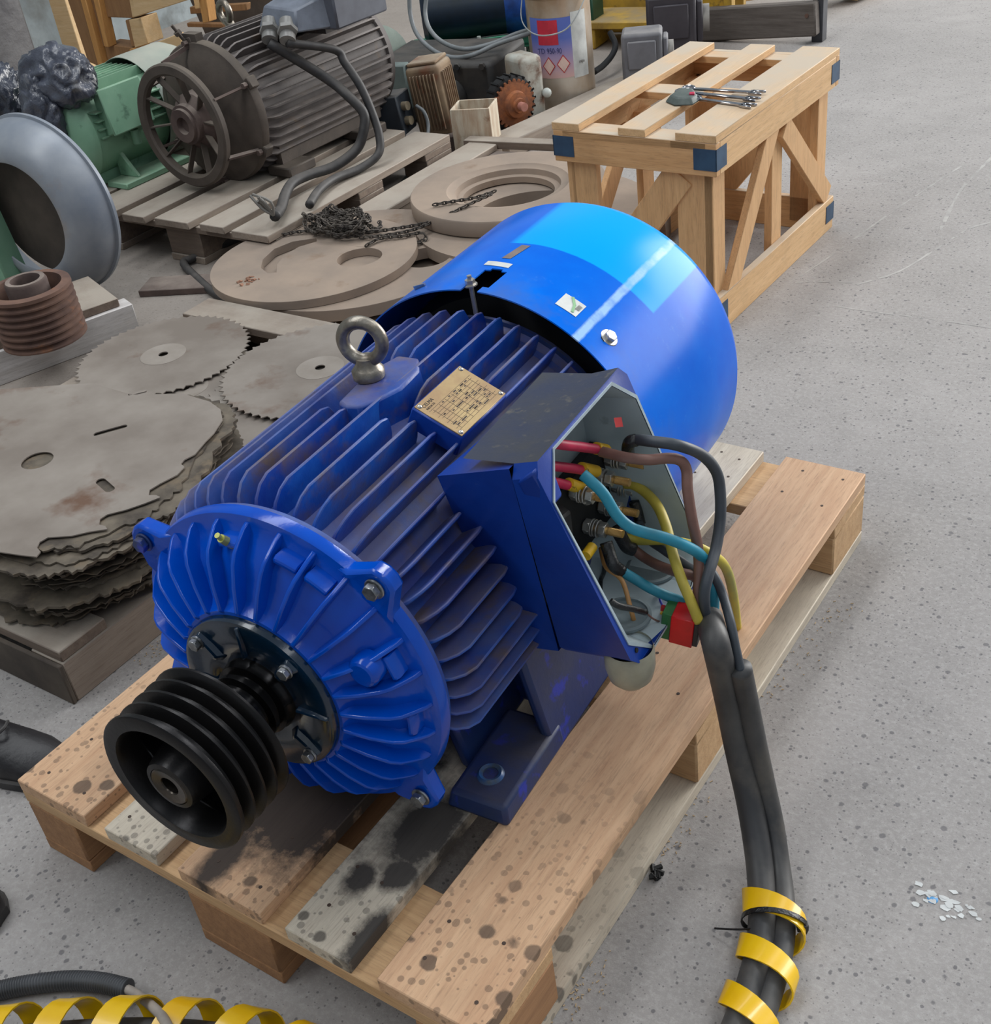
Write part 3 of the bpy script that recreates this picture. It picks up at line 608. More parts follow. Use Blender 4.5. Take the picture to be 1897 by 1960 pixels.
# terminal block, studs
up_ = Vector((0, -.20, 1)).normalized()
bc = Vector((.226, .530, .062)); MB().prism([(-.105, -.062), (.070, -.062), (.070, .070), (-.105, .070)], bc, (0, 1, 0), up_, (1, 0, 0), .018).build('terminal_block', blk_dark, tb, bev=.003)
MB().hexa([(.222, .40, .010), (.222, .47, .008), (.222, .47, .12), (.222, .40, .13), (.262, .415, .02), (.262, .46, .02), (.262, .46, .11), (.262, .415, .12)]).build('insulating_shield', blk_dark, tb, bev=.003)
for (y, z) in ((.594, .102), (.548, .104), (.493, .113), (.608, .049), (.566, .044), (.519, .043)):
    st = MB().cyl((.244, y, z), (.300, y, z), .0052, n=16)
    s = st.build('terminal_stud', brass, tb)
    th = MB(); 
    for k in range(16): th.torus((.281 + k * .0012, y, z), (1, 0, 0), .0052, .0004, 16, 4)
    th.build('thread', brass, tb, kind='stuff')
    nt = MB().nut((.246, y, z), (.255, y, z), .0105).nut((.268, y, z), (.277, y, z), .0105)
    nt.lathe([(.005, 0), (.012, 0), (.012, .002), (.005, .002)], (.256, y, z), (1, 0, 0), 20, close=True).lathe([(.005, 0), (.0115, 0), (.0115, .002), (.005, .002)], (.2595, y, z), (1, 0, 0), 20, close=True).lathe([(.005, 0), (.012, 0), (.012, .002), (.005, .002)], (.2645, y, z), (1, 0, 0), 20, close=True)
    nt.build('nut', steel, tb, bev=.0006)
# lower wall: two blanked gland openings seen from inside
for y, x in ((.465, .322), (.568, .314)):
    g1 = MB().lathe([(.034, 0), (.034, .004), (.030, .005), (.030, -.002)], (x, y, -.0445), (0, -.02, 1), 40); g1.lathe([(0, .001), (.030, .001)], (x, y, -.0445), (0, -.02, 1), 40)
    g1.build('gland_opening', plain('gland_grey', (126, 138, 142), .5), tb)
cap = MB().lathe([(.030, 0), (.032, -.006), (.032, -.03), (.028, -.048), (.018, -.060), (0, -.064)], Vector((0.3501, 0.4144, -0.0580)) + Vector((0, 0, .014)), (0, 0, 1), 36); cap.build('gland_cap', cream, tb)
MB().hexa([(.352, .40, -.060), (.368, .40, -.058), (.368, .425, -.058), (.352, .425, -.060), (.352, .40, -.048), (.368, .40, -.044), (.368, .425, -.044), (.352, .425, -.048)]).build('bracket', grey_box, tb, bev=.001)
# small maker mark inside
MB().add([(.2905, .535, .205), (.2935, .550, .198), (.296, .548, .186), (.293, .533, .193)], [(0, 1, 2, 3)]).build('red_mark', red_thin, tb)

# ---------- leads belonging to the motor ----------
def wire(name, pts, r, m, parent, n=10): return MB().tube(pts, r, n=n).build(name, m, parent, smoothall=True)
def lead(pts, m0, m1, r=.0062):
    w = wire('lead_wire', pts, r, lead_red, tb)
    MB().tube([m0, m1], r * 1.28, n=16, samp=1).build('marker_sleeve', mark_yel, tb, ang=60)
    return w
lead([(0.2500, 0.4306, 0.2246), (0.2620, 0.4514, 0.2104), (0.2680, 0.4843, 0.1891), (0.2720, 0.5230, 0.1631)], (0.2710, 0.5197, 0.1665), (0.2740, 0.5398, 0.1520))
w2 = lead([(0.2450, 0.4330, 0.1895), (0.2500, 0.4607, 0.1713), (0.2560, 0.4879, 0.1529), (0.2580, 0.5077, 0.1387)], (0.2585, 0.5006, 0.1463), (0.2620, 0.5316, 0.1233))
w3 = lead([(0.2400, 0.4375, 0.1648), (0.2450, 0.4530, 0.1531), (0.2500, 0.4689, 0.1404), (0.2520, 0.4804, 0.1312)], (0.2520, 0.4758, 0.1373), (0.2560, 0.5056, 0.1114))
text('lettering', 'U2', .0085, ink_black, tb, basis((0.2688, 0.4919, 0.1501), (0.0025, 0.0181, -0.0122), (0, -.45, .9)))
text('lettering', 'W2', .0085, ink_black, tb, basis((0.2630, 0.4657, 0.1400), (0.0020, 0.0165, -0.0147), (0, -.45, .9)))
MB().tube([(0.2700, 0.4698, 0.0351), (0.2700, 0.4898, 0.0360)], .0072, n=14, samp=1).build('marker_sleeve', mark_yel, tb, ang=60)
for a, b in (((0.2620, 0.5316, 0.1233), (0.2580, 0.5531, 0.0979)), ((0.2560, 0.5056, 0.1114), (0.2520, 0.5198, 0.0837))):
    MB().tube([a, b], .007, n=12, samp=1).build('cable_lug', steel, tb)
wire('lead_wire', [(0.2620, 0.5268, 0.0046), (0.2850, 0.4938, 0.0043), (0.3100, 0.4863, -0.0045), (0.3300, 0.4650, -0.0254), (0.3350, 0.4638, -0.0489), (0.3250, 0.4894, -0.0775)], .0032, orange_w, tb)
wire('lead_wire', [(0.2700, 0.6835, -0.0068), (0.2800, 0.6662, -0.0200), (0.3000, 0.6292, -0.0304), (0.3150, 0.5983, -0.0406), (0.3300, 0.5650, -0.0552)], .0034, red_thin, tb)
wire('lead_wire', [(0.3300, 0.5650, -0.0552), (0.3400, 0.5333, -0.0483), (0.3520, 0.5090, -0.0439), (0.3620, 0.5047, -0.0568), (0.3660, 0.5083, -0.0655)], .0016, blue_thin, tb)
wire('lead_wire', [(0.2500, 0.5580, -0.0427), (0.2600, 0.5338, -0.0403), (0.2700, 0.5045, -0.0293), (0.2800, 0.4821, -0.0272)], .0032, tape, tb)
wire('lead_wire', [(0.3300, 0.4126, 0.0231), (0.3400, 0.4156, 0.0156), (0.3500, 0.4304, 0.0031), (0.3580, 0.4513, -0.0165)], .0042, tape, tb)
wire('lead_wire', [(0.3580, 0.4513, -0.0165), (0.3620, 0.4629, -0.0346), (0.3640, 0.4814, -0.0537), (0.3660, 0.4996, -0.0648)], .0013, core_brown, tb)

# ---------- supply cables ----------
def ptk(l): return [Vector(q) for q in l]
def towrld(l):   # motor frame to hall frame
    c_, s_ = cos(0.06949), sin(0.06949)
    return [Vector((0.43689 + q[0] * c_ - q[1] * s_, q[0] * s_ + q[1] * c_, .144 + H + q[2])) for q in l]
ca = thing('power_cable', 'thick black cable with brown, slate, teal and yellow cores bolted in open box', 'cable', (0.9614, 0.3769, 0.0000))
cb = thing('power_cable', 'thinner black cable whose yellow-green core leaves lower sheath end', 'cable', (0.9856, 0.3900, 0.0000))
def cw_(name, pts, r, m, par, n=12):
    o0 = Vector(par.location); return MB().tube([Vector(p) - o0 for p in pts], r, n=n, samp=8).build(name, m, par, smoothall=True)
A_top = (0.8208, 0.5326, 0.3344)
cw_('sheath', [A_top] + [(0.8517, 0.4891, 0.3300), (0.8577, 0.5047, 0.2400), (0.8750, 0.4976, 0.1600), (0.9038, 0.4723, 0.0900), (0.9328, 0.4328, 0.0450), (0.9532, 0.3955, 0.0260), (0.9707, 0.3564, 0.0200), (0.9843, 0.3134, 0.0190), (0.9927, 0.2690, 0.0190), (0.9980, 0.2327, 0.0190), (1.0011, 0.1893, 0.0190), (0.9990, 0.1447, 0.0190)], .0178, sheath, ca, 20)
cw_('sheath', [(0.8784, 0.4987, 0.3000), (0.8818, 0.5118, 0.2350), (0.8954, 0.5075, 0.1700), (0.9127, 0.4972, 0.1100), (0.9346, 0.4760, 0.0620), (0.9545, 0.4467, 0.0320), (0.9744, 0.4129, 0.0190), (0.9933, 0.3720, 0.0160), (1.0066, 0.3280, 0.0160), (1.0145, 0.2834, 0.0160), (1.0197, 0.2432, 0.0160), (1.0218, 0.1993, 0.0160), (1.0200, 0.1516, 0.0160)], .0146, sheath, cb, 20)
cw_('core_bundle', [(0.8131, 0.5713, 0.2907)] + [(0.8623, 0.4961, 0.3200), (0.8632, 0.5181, 0.2400)], .0068, black_rub, cb)
cw_('core_bundle', [(0.8035, 0.5642, 0.3920), (0.8190, 0.5580, 0.3780), (0.8317, 0.5516, 0.3600), (0.8534, 0.5253, 0.3450), (0.8675, 0.5093, 0.3200), (0.8795, 0.4979, 0.2950)], .006, core_grey, cb)
cw_('core', [(0.6760, 0.5398, 0.5439), (0.6922, 0.5372, 0.5455), (0.7154, 0.5346, 0.5475), (0.7400, 0.5419, 0.5463), (0.7588, 0.5598, 0.5426), (0.7702, 0.5688, 0.5364), (0.7760, 0.5718, 0.5225), (0.7817, 0.5618, 0.5033), (0.7891, 0.5560, 0.4662), (0.7973, 0.5544, 0.4215), (0.8053, 0.5391, 0.3936), (0.8115, 0.5223, 0.3746), (0.8169, 0.5169, 0.3424)], .0068, core_brown, ca)
cw_('core', [(0.6864, 0.5912, 0.5101), (0.6979, 0.5705, 0.5405), (0.7082, 0.5663, 0.5530), (0.7388, 0.5593, 0.5619), (0.7704, 0.5658, 0.5599), (0.7864, 0.5959, 0.5320), (0.7973, 0.6117, 0.5000), (0.8036, 0.6080, 0.4687), (0.8085, 0.5950, 0.4384), (0.8143, 0.5695, 0.4165), (0.8207, 0.5339, 0.4024), (0.8218, 0.5188, 0.3807), (0.8215, 0.5237, 0.3346)], .0072, core_grey, ca)
cw_('tape', [(0.6866, 0.5882, 0.5119), (0.6980, 0.5685, 0.5371), (0.7067, 0.5597, 0.5534), (0.7123, 0.5656, 0.5543)], .0082, tape, ca)
cw_('core', [(0.6772, 0.4929, 0.5386), (0.6873, 0.4922, 0.5325), (0.7032, 0.4939, 0.5167), (0.7181, 0.4960, 0.4886), (0.7329, 0.5002, 0.4721), (0.7475, 0.5057, 0.4649), (0.7716, 0.5203, 0.4528), (0.7927, 0.5339, 0.4373), (0.8027, 0.5489, 0.4172), (0.8088, 0.5619, 0.3870), (0.8173, 0.5551, 0.3610), (0.8197, 0.5486, 0.3237)], .0072, core_teal, ca)
cw_('core', [(0.6626, 0.6166, 0.4449), (0.6747, 0.6162, 0.4467), (0.6951, 0.6109, 0.4438), (0.7214, 0.5937, 0.4405), (0.7483, 0.5662, 0.4315), (0.7703, 0.5386, 0.4158), (0.7917, 0.5186, 0.3955), (0.8074, 0.5101, 0.3737), (0.8184, 0.5093, 0.3445)], .0068, core_yel, ca)
cw_('core', [(0.7068, 0.5151, 0.3852), (0.7234, 0.5208, 0.3730), (0.7443, 0.5229, 0.3630), (0.7658, 0.5309, 0.3508), (0.7856, 0.5354, 0.3449), (0.8053, 0.5393, 0.3325)], .0068, core_teal, ca)
cw_('tape', [(0.6854, 0.5197, 0.4206), (0.6917, 0.5150, 0.4091), (0.7002, 0.5092, 0.3973), (0.7077, 0.5159, 0.3832)], .0085, tape, ca)
cw_('core', [(0.6898, 0.5717, 0.3799), (0.7130, 0.5692, 0.3699), (0.7442, 0.5537, 0.3769), (0.7749, 0.5447, 0.3831), (0.7912, 0.5557, 0.3738), (0.8046, 0.5498, 0.3606)], .0068, core_brown, ca)
cw_('tape', [(0.6843, 0.5496, 0.4220), (0.6891, 0.5530, 0.4060), (0.6950, 0.5548, 0.3930), (0.7016, 0.5604, 0.3861)], .009, tape, ca)
cw_('core', [(0.6855, 0.6051, 0.3959), (0.7065, 0.5907, 0.3860), (0.7377, 0.5748, 0.3875), (0.7684, 0.5653, 0.3834), (0.7940, 0.5576, 0.3785)], .0062, core_grey, ca)
cw_('tape', [(0.6748, 0.6146, 0.4209), (0.6799, 0.6138, 0.4058), (0.6873, 0.6071, 0.3917)], .0075, tape, ca)
cw_('core', [(0.6828, 0.5715, 0.3917), (0.7025, 0.5767, 0.3907), (0.7376, 0.5761, 0.4018), (0.7723, 0.5811, 0.4023), (0.7967, 0.5907, 0.3882), (0.8026, 0.6215, 0.3473), (0.7913, 0.6687, 0.2694), (0.7724, 0.7241, 0.1634), (0.7542, 0.7700, 0.0688), (0.7296, 0.8348, -0.0495)], .0066, mat('yellow_green_insulation', (198, 178, 60), (128, 140, 84), 7, rough=.5), cb)
# yellow spiral wrap round both cables, zip tie
spw = thing('spiral_wrap', 'yellow spiral wrap wound round two black cables at lower right', 'cable wrap', (0.9804, 0.3520, 0.0000))
sl_ = Vector(spw.location)
wp = [Vector(p) - sl_ for p in [(0.9585, 0.4167, 0.0260), (0.9749, 0.3844, 0.0210), (0.9900, 0.3418, 0.0190), (1.0011, 0.2897, 0.0190), (1.0058, 0.2448, 0.0190), (1.0089, 0.1863, 0.0190), (1.0066, 0.1420, 0.0190)]]
ribbon(MB(), wp, .0375, .074, .030, .0022, ph=4.1, squash=.62).build('band', yel_spiral, spw, ang=50)
zt = thing('cable_tie', 'black cable tie pulled round the two cables inside yellow wrap', 'cable tie', (0.9765, 0.3779, 0.0000))
zl = Vector(zt.location); zc = Vector((0.9831, 0.3649, 0.0200)) - zl; zd = (wp[2] - wp[1]).normalized(); zu, zw, _ = frame(zd)
MB().add([zc + (zu * cos(a) * .0415 + zw * sin(a) * .030) + zd * s for a in [2 * pi * k / 24 for k in range(24)] for s in (-.0035, .0035)], [(2 * k, 2 * k + 1, (2 * k + 3) % 48, (2 * k + 2) % 48) for k in range(24)]).build('strap', tape, zt).modifiers.new('t', 'SOLIDIFY').thickness = .0016
hd = Vector((1.0159, 0.3750, 0.0240)) - zl; MB().box(hd, (.014, .010, .011), (0, 0, .6)).build('lock_head', black_rub, zt, bev=.001)
MB().tube([Vector(p) - zl for p in [(0.9641, 0.3376, 0.0300), (0.9457, 0.3350, 0.0200), (0.9174, 0.3312, 0.0080)]], .0014, n=6).build('tail', tape, zt)
# the red relay module hanging at the end of thin leads
rm = thing('relay_module', 'red plastic module with green screw terminals hanging beside the open box', 'module', (0.7869, 0.5166, 0.3274))
rx = Vector((0.7823, 0.5822, 0.2847)) - Vector((0.7869, 0.5166, 0.3274))
rx = Vector((0.9331, 0.1706, -0.1138)).normalized(); ry = Vector((-0.1197, -0.0307, -0.9923)); ry = (ry - rx * ry.dot(rx)).normalized(); rz_ = rx.cross(ry)
def rbx(c, d): 
    m = MB(); 
    for sx in (0,): m.hexa([rx * (c[0] + d[0] * a / 2) + ry * (c[1] + d[1] * b / 2) + rz_ * (c[2] + d[2] * e / 2) for e in (-1, 1) for a, b in ((-1, -1), (1, -1), (1, 1), (-1, 1))])
    return m
rbx((.008, 0, 0), (.030, .044, .038)).build('case', red_case, rm, bev=.001)
rbx((-.013, 0, 0), (.013, .042, .032)).build('terminal_strip', green_term, rm, bev=.0006)
rbx((.026, 0, 0), (.007, .040, .034)).build('din_clip', black_rub, rm, bev=.001)
for k in range(3): rbx((-.022, -.012 + k * .010, .004), (.008, .006, .006)).build('ferrule', (red_thin, mark_yel, mark_yel)[k], rm)
# label for box parts

# ---------- crate with blue corners ----------
CX, CY, CA, CL, CW, CH = -0.19865, 1.85603, -0.02202, 0.70666, 0.42273, 0.47971
cr8 = thing('wooden_crate', 'open pine crate frame with blue metal corners behind the blue motor', 'crate', (CX, CY, 0), CA)
def cb_(name, c, d, m, bev=.0015, **k): return MB().box((0, 0, 0), d).build(name, m, cr8, bev=bev, loc=c, **k)
for x, w in ((.035, .075), (.212, .070), (CW - .050, .10)): cb_('top_slat', (x, CL / 2, CH - .009), (w, CL, .018), wood_crate_y)
for y in (.035, CL * .5, CL - .035): cb_('cross_slat', (CW / 2, y, CH - .027), (CW - .05, .07, .018), wood_crate_x)
for y in (.010, CL - .010): cb_('end_rail', (CW / 2, y, CH - .055), (CW, .02, .075), wood_crate_x); cb_('bottom_end_rail', (CW / 2, y + (.02 if y < .1 else -.02), .045), (CW - .04, .02, .09), wood_crate_x)
for x in (.010, CW - .010): cb_('side_rail', (x, CL / 2, CH - .055), (.02, CL - .04, .075), wood_crate_y); cb_('bottom_side_rail', (x, CL / 2, .045), (.02, CL, .09), wood_crate_y)
for x in (.010 + .02, CW - .03):
    for y in (.03, CL - .03):
        cb_('corner_post', (x + (.0 if x < .2 else 0), y + (.02 if y < .2 else -.02), CH / 2 - .03), (.022, .06, CH - .10), wood_crate_z)
        cb_('corner_post', (x + (.035 if x < .2 else -.035), y, CH / 2 - .03), (.07 if x < .2 else .09, .02, CH - .10), wood_crate_z)
    cb_('mid_post', (x, CL / 2 + .02, CH / 2 - .03), (.02, .06, CH - .10), wood_crate_z)
def brace(a, b, w=.058, t=.018, m=wood_crate_z, up=(1, 0, 0)): return MB().beam(a, b, t, w, up=(0, 0, 1)).build('diagonal_brace', m, cr8, bev=.0015)
xo = CW - .012
brace((xo, .07, .055), (xo, CL * .5 - .02, CH - .06)); brace((xo, CL * .5 + .03, CH - .10), (xo, CL - .03, .10))
brace((.012, .05, .06), (.012, CL * .5, CH - .08)); brace((.012, CL * .52, CH - .08), (.012, CL - .04, .08))
brace((.08, .024, .06), (CW - .10, .024, CH - .10), .075); brace((.08, CL - .024, .06), (CW - .08, CL - .024, CH - .1), .07)
for x, y, top in ((0, 0, 1), (CW, 0, 1), (CW, CL, 1), (0, CL, 1), (CW, CL, 0), (0, 0, 0), (0, CL, 0), (CW, 0, 0)):
    sx = -1 if x > .1 else 1; sy = -1 if y > .1 else 1; z = CH - .055 if top else .05; e = .0015
    MB().hexa([(x - sx * e, y - sy * e, z - .024), (x + sx * .055, y - sy * e, z - .024), (x + sx * .055, y + sy * .001, z - .024), (x - sx * e, y + sy * .001, z - .024), (x - sx * e, y - sy * e, z + .024), (x + sx * .055, y - sy * e, z + .024), (x + sx * .055, y + sy * .001, z + .024), (x - sx * e, y + sy * .001, z + .024)]).hexa([(x - sx * e, y - sy * e, z - .024), (x + sx * .001, y - sy * e, z - .024), (x + sx * .001, y + sy * .05, z - .024), (x - sx * e, y + sy * .05, z - .024), (x - sx * e, y - sy * e, z + .024), (x + sx * .001, y - sy * e, z + .024), (x + sx * .001, y + sy * .05, z + .024), (x - sx * e, y + sy * .05, z + .024)]).build('corner_plate', fab_corner, cr8)
# ring and open spanners in a clear sleeve on the crate
def C2W(u, v, z): return (CX + u * cos(CA) - v * sin(CA), CY + u * sin(CA) + v * cos(CA), z)
def wrench(name, a, b, z, lab, k=1.0):
    a = Vector(a); b = Vector(b); t = thing(name, lab, 'wrench', (a.x, a.y, z), 0, None); d = (b - a); d.z = 0; Lw = d.length; ang = atan2(d.y, d.x); t.rotation_euler = (0, 0, ang)
    MB().box((Lw / 2, 0, .003), (Lw - .03, .012 * k, .005)).build('handle', chrome, t, bev=.001)
    MB().torus((0, 0, .004), (0, 0, 1), .013 * k, .0045, 24, 8).build('ring_end', chrome, t)
    jw = MB(); 
    for s in (-1, 1): jw.hexa([(Lw - .016, s * .002, -.000), (Lw - .016, s * .012, 0), (Lw + .016, s * .014, 0), (Lw + .012, s * .007, 0), (Lw - .016, s * .002, .006), (Lw - .016, s * .012, .006), (Lw + .016, s * .014, .006), (Lw + .012, s * .007, .006)])
    jw.box((Lw - .014, 0, .003), (.012, .02, .006)); jw.build('jaw', chrome, t, bev=.001, kind=None)
    return t
ZT = CH + .001
wrench('wrench', (0.0202, 2.1327, 0.4870), (0.1976, 2.1309, 0.4870), ZT + .004, 'chrome wrench at far side of tools on crate')
wrench('wrench', (0.0151, 2.1064, 0.4870), (0.2050, 2.0838, 0.4870), ZT + .004, 'chrome wrench between two others on crate')
wrench('wrench', (0.0649, 2.0740, 0.4870), (0.2099, 2.0492, 0.4870), ZT, 'chrome wrench nearest the blue cowl on crate')
pq = [Vector(p) for p in [(0.0006, 2.0441, 0.4850), (-0.0021, 2.1271, 0.4850), (0.0426, 2.1263, 0.4900), (0.0817, 2.0670, 0.4900), (0.0802, 2.0309, 0.4850), (0.0378, 2.0188, 0.4850)]]
pc = sum(pq, Vector()) / 6; po = thing('tool_pouch', 'small dark green pouch beneath wrench heads on crate slat', 'pouch', (pc.x, pc.y, CH + .001))
pv = [Vector((p.x - pc.x, p.y - pc.y, 0)) for p in pq]
MB().add(pv + [v * .7 + Vector((0, 0, .016)) for v in pv], [(5, 4, 3, 2, 1, 0), (6, 7, 8, 9, 10, 11)] + [(i, (i + 1) % 6, 6 + (i + 1) % 6, 6 + i) for i in range(6)]).build('body', mat('dark_green_fabric', (64, 76, 72), (88, 96, 92), 30, rough=.6), po, bev=.004, seg=2)
MB().box((.022, -.004, .017), (.012, .014, .005), (0, 0, .4)).build('strap', lead_red, po, bev=.001)

# ---------- stack of sheet-steel plates on its own pallet ----------
sp = thing('wooden_pallet', 'grey pallet beneath the untidy stack of steel sheets', 'pallet', (-.56, .80, 0))
def sb(name, x0, x1, y0, y1, z0, z1, m, par=sp, bev=.002): o = par.location; return MB().box((0, 0, 0), (x1 - x0, y1 - y0, z1 - z0)).build(name, m, par, bev=bev, loc=((x0 + x1) / 2 - o.x, (y0 + y1) / 2 - o.y, (z0 + z1) / 2 - o.z))
for y0, y1 in ((.238, .338), (.45, .55), (.66, .76), (.88, .98), (1.10, 1.20), (1.30, 1.40)): sb('deck_board', -1.02, -.217, y0, y1, .0855, .107, wood_grey_x)
for x0, x1 in ((-1.02, -.94), (-.66, -.52), (-.30, -.215)): sb('runner', x0, x1, .236, 1.41, 0, .085, wood_grey_y)
sb('front_block', -.72, -.214, .226, .235, 0, .085, mat('oily_block', (92, 82, 72), (66, 58, 52), 9, rough=.8, bump=.3, bsc=60))
sheets_top = [(-0.4850, 0.2891, 0.2620), (-0.3346, 0.2748, 0.2620), (-0.2699, 0.2885, 0.2620), (-0.2284, 0.3198, 0.2620), (-0.2026, 0.3758, 0.2620), (-0.1800, 0.4248, 0.2620), (-0.1800, 0.4663, 0.2620), (-0.1862, 0.5272, 0.2620), (-0.2516, 0.6624, 0.2620), (-0.2669, 0.7259, 0.2620), (-0.3056, 0.7727, 0.2620), (-0.3617, 0.7934, 0.2620), (-0.4380, 0.7965, 0.2620), (-0.5417, 0.7513, 0.2620), (-0.6645, 0.7542, 0.2620), (-0.7398, 0.7131, 0.2620), (-0.8406, 0.6573, 0.2620), (-0.9750, 0.5976, 0.2620), (-0.8056, 0.4323, 0.2620)]
cx_ = sum(p[0] for p in sheets_top) / len(sheets_top); cy_ = sum(p[1] for p in sheets_top) / len(sheets_top)
def jag(pts, teeth, amp, sc, dx, dy, rot=0):
    out = []; n = len(pts)
    for i in range(n):
        a, b = pts[i], pts[(i + 1) % n]
        for j in range(teeth):
            t = (j + .5) / teeth; x = a[0] + (b[0] - a[0]) * t - cx_; y = a[1] + (b[1] - a[1]) * t - cy_
            q = sc + random.uniform(-amp, amp) / max(.1, hypot(x, y)); xr, yr = x * cos(rot) - y * sin(rot), x * sin(rot) + y * cos(rot)
            out.append((xr * q + dx, yr * q + dy))
    return out
def slot(c, L, w, ang, n=6):
    c0 = cos(ang); s0 = sin(ang); out = []
    for sgn in (1, -1):
        for k in range(n + 1):
            a = -pi / 2 + pi * k / n + (0 if sgn == 1 else pi); x = sgn * L / 2 + w / 2 * cos(a); y = w / 2 * sin(a); out.append((c[0] + x * c0 - y * s0 - cx_, c[1] + x * s0 + y * c0 - cy_))
    return out
top_edge = [(-0.4463, 0.2305, 0.2620), (-0.3697, 0.2588, 0.2620), (-0.3307, 0.2718, 0.2620), (-0.2883, 0.2817, 0.2620), (-0.2605, 0.2897, 0.2620), (-0.2661, 0.3027, 0.2620), (-0.2823, 0.3080, 0.2620), (-0.2907, 0.3201, 0.2620), (-0.2883, 0.3357, 0.2620), (-0.2527, 0.3565, 0.2620), (-0.2323, 0.3786, 0.2620), (-0.2089, 0.3972, 0.2620), (-0.2198, 0.4021, 0.2620), (-0.2341, 0.4007, 0.2620), (-0.2450, 0.4124, 0.2620), (-0.2441, 0.4279, 0.2620), (-0.2236, 0.4522, 0.2620), (-0.2076, 0.4797, 0.2620), (-0.1951, 0.5059, 0.2620), (-0.2073, 0.5075, 0.2620), (-0.2209, 0.5017, 0.2620), (-0.2320, 0.5144, 0.2620), (-0.2295, 0.5369, 0.2620), (-0.2215, 0.5711, 0.2620), (-0.2284, 0.5959, 0.2620), (-0.2430, 0.6009, 0.2620), (-0.2472, 0.6142, 0.2620), (-0.2420, 0.6355, 0.2620), (-0.2560, 0.6763, 0.2620), (-0.2629, 0.7053, 0.2620), (-0.2835, 0.7500, 0.2620), (-0.3172, 0.7787, 0.2620), (-0.3617, 0.7934, 0.2620), (-0.4034, 0.7945, 0.2620), (-0.4380, 0.7965, 0.2620), (-0.5417, 0.7513, 0.2620), (-0.6645, 0.7542, 0.2620), (-0.7398, 0.7131, 0.2620), (-0.8406, 0.6573, 0.2620), (-0.9750, 0.5976, 0.2620), (-0.8056, 0.4323, 0.2620), (-0.5812, 0.2809, 0.2620)]
NS = 26
for i in range(NS):
    last = i == NS - 1
    th = .0016 if not last else .0022
    dz = (.262 - .1075) / NS; z = .1075 + dz * i
    if last: out = [(x - cx_, y - cy_) for x, y, _ in top_edge]
    else: out = jag(sheets_top, 7, .007, 1.0 - .07 * random.random() + (.02 if i > 12 else 0), random.uniform(-.028, .028), random.uniform(-.028, .028), random.uniform(-.16, .16))
    holes = []
    if last:
        holes = [slot((-0.4697, 0.6329), .052, .013, .95), slot((-0.3224, 0.4915), .040, .018, -.3), slot((-0.5357, 0.7627), .03, .008, .9),
                 [(x, y) for x, y in circ((-0.5180, 0.4963)[0] - cx_, (-0.5180, 0.4963)[1] - cy_, .030, 24)]]
    lab = 'topmost pierced steel sheet on the stack with a round hole' if last else None
    t = MB().plate(out, holes, 0, dz * random.choice((.35, .5, .85)) if not last else th).build('steel_sheet', lam_steel if last else lam_dark, None, loc=(cx_, cy_, z))
    t.rotation_euler = (0, 0, 0) if not last else (0, 0, 0)
    if last: tag(t, lab, 'steel sheet', 'sheets in the stack')
    else: tag(t, 'ragged thin steel sheet inside the stack below the pierced top sheet', 'steel sheet', 'sheets in the stack')
# notched second sheet peeping out at the front
MB().add([(0, 0, 0), (.10, .0, 0), (.07, .05, .0), (-.01, .04, 0), (0, 0, .003), (.10, 0, .003), (.07, .05, .003), (-.01, .04, .003)], [(3, 2, 1, 0), (4, 5, 6, 7), (0, 1, 5, 4), (1, 2, 6, 5), (2, 3, 7, 6), (3, 0, 4, 7)])
# circular saw blades
def saw(c, r, z, teeth, lab, tilt=(0, 0), hub=True):
    out = []
    for k in range(teeth):
        a = 2 * pi * k / teeth; b = 2 * pi / teeth
        out += [(r * cos(a), r * sin(a)), ((r + .006) * cos(a + b * .15), (r + .006) * sin(a + b * .15)), ((r - .005) * cos(a + b * .55), (r - .005) * sin(a + b * .55))]
    t = thing('saw_blade', lab, 'saw blade', (c[0], c[1], z)); t.rotation_euler = (tilt[0], tilt[1], 0)
    MB().plate(out, [circ(0, 0, .012, 20)], 0, .0024).build('blade', lam_steel, t)
    MB().plate(circ(0, 0, .055, 40), [circ(0, 0, .012, 20)], .0024, .0029).build('hub_mark', mat('rubbed_steel', (156, 147, 138), (138, 128, 118), 9, rough=.5, metal=.2), t)
    return t
saw((-0.8690, 1.0960), .205, .116, 56, 'toothed circular saw blade beside the whitewashed timber')
saw((-0.4380, 1.1770), .224, .122, 60, 'toothed circular saw blade partly behind the lifting eye')
saw((-.70, 1.00), .17, .1080, 48, 'toothed saw blade showing under two others')
saw((-.42, 1.05), .20, .1115, 52, 'saw blade lowest under blade behind lifting eye')
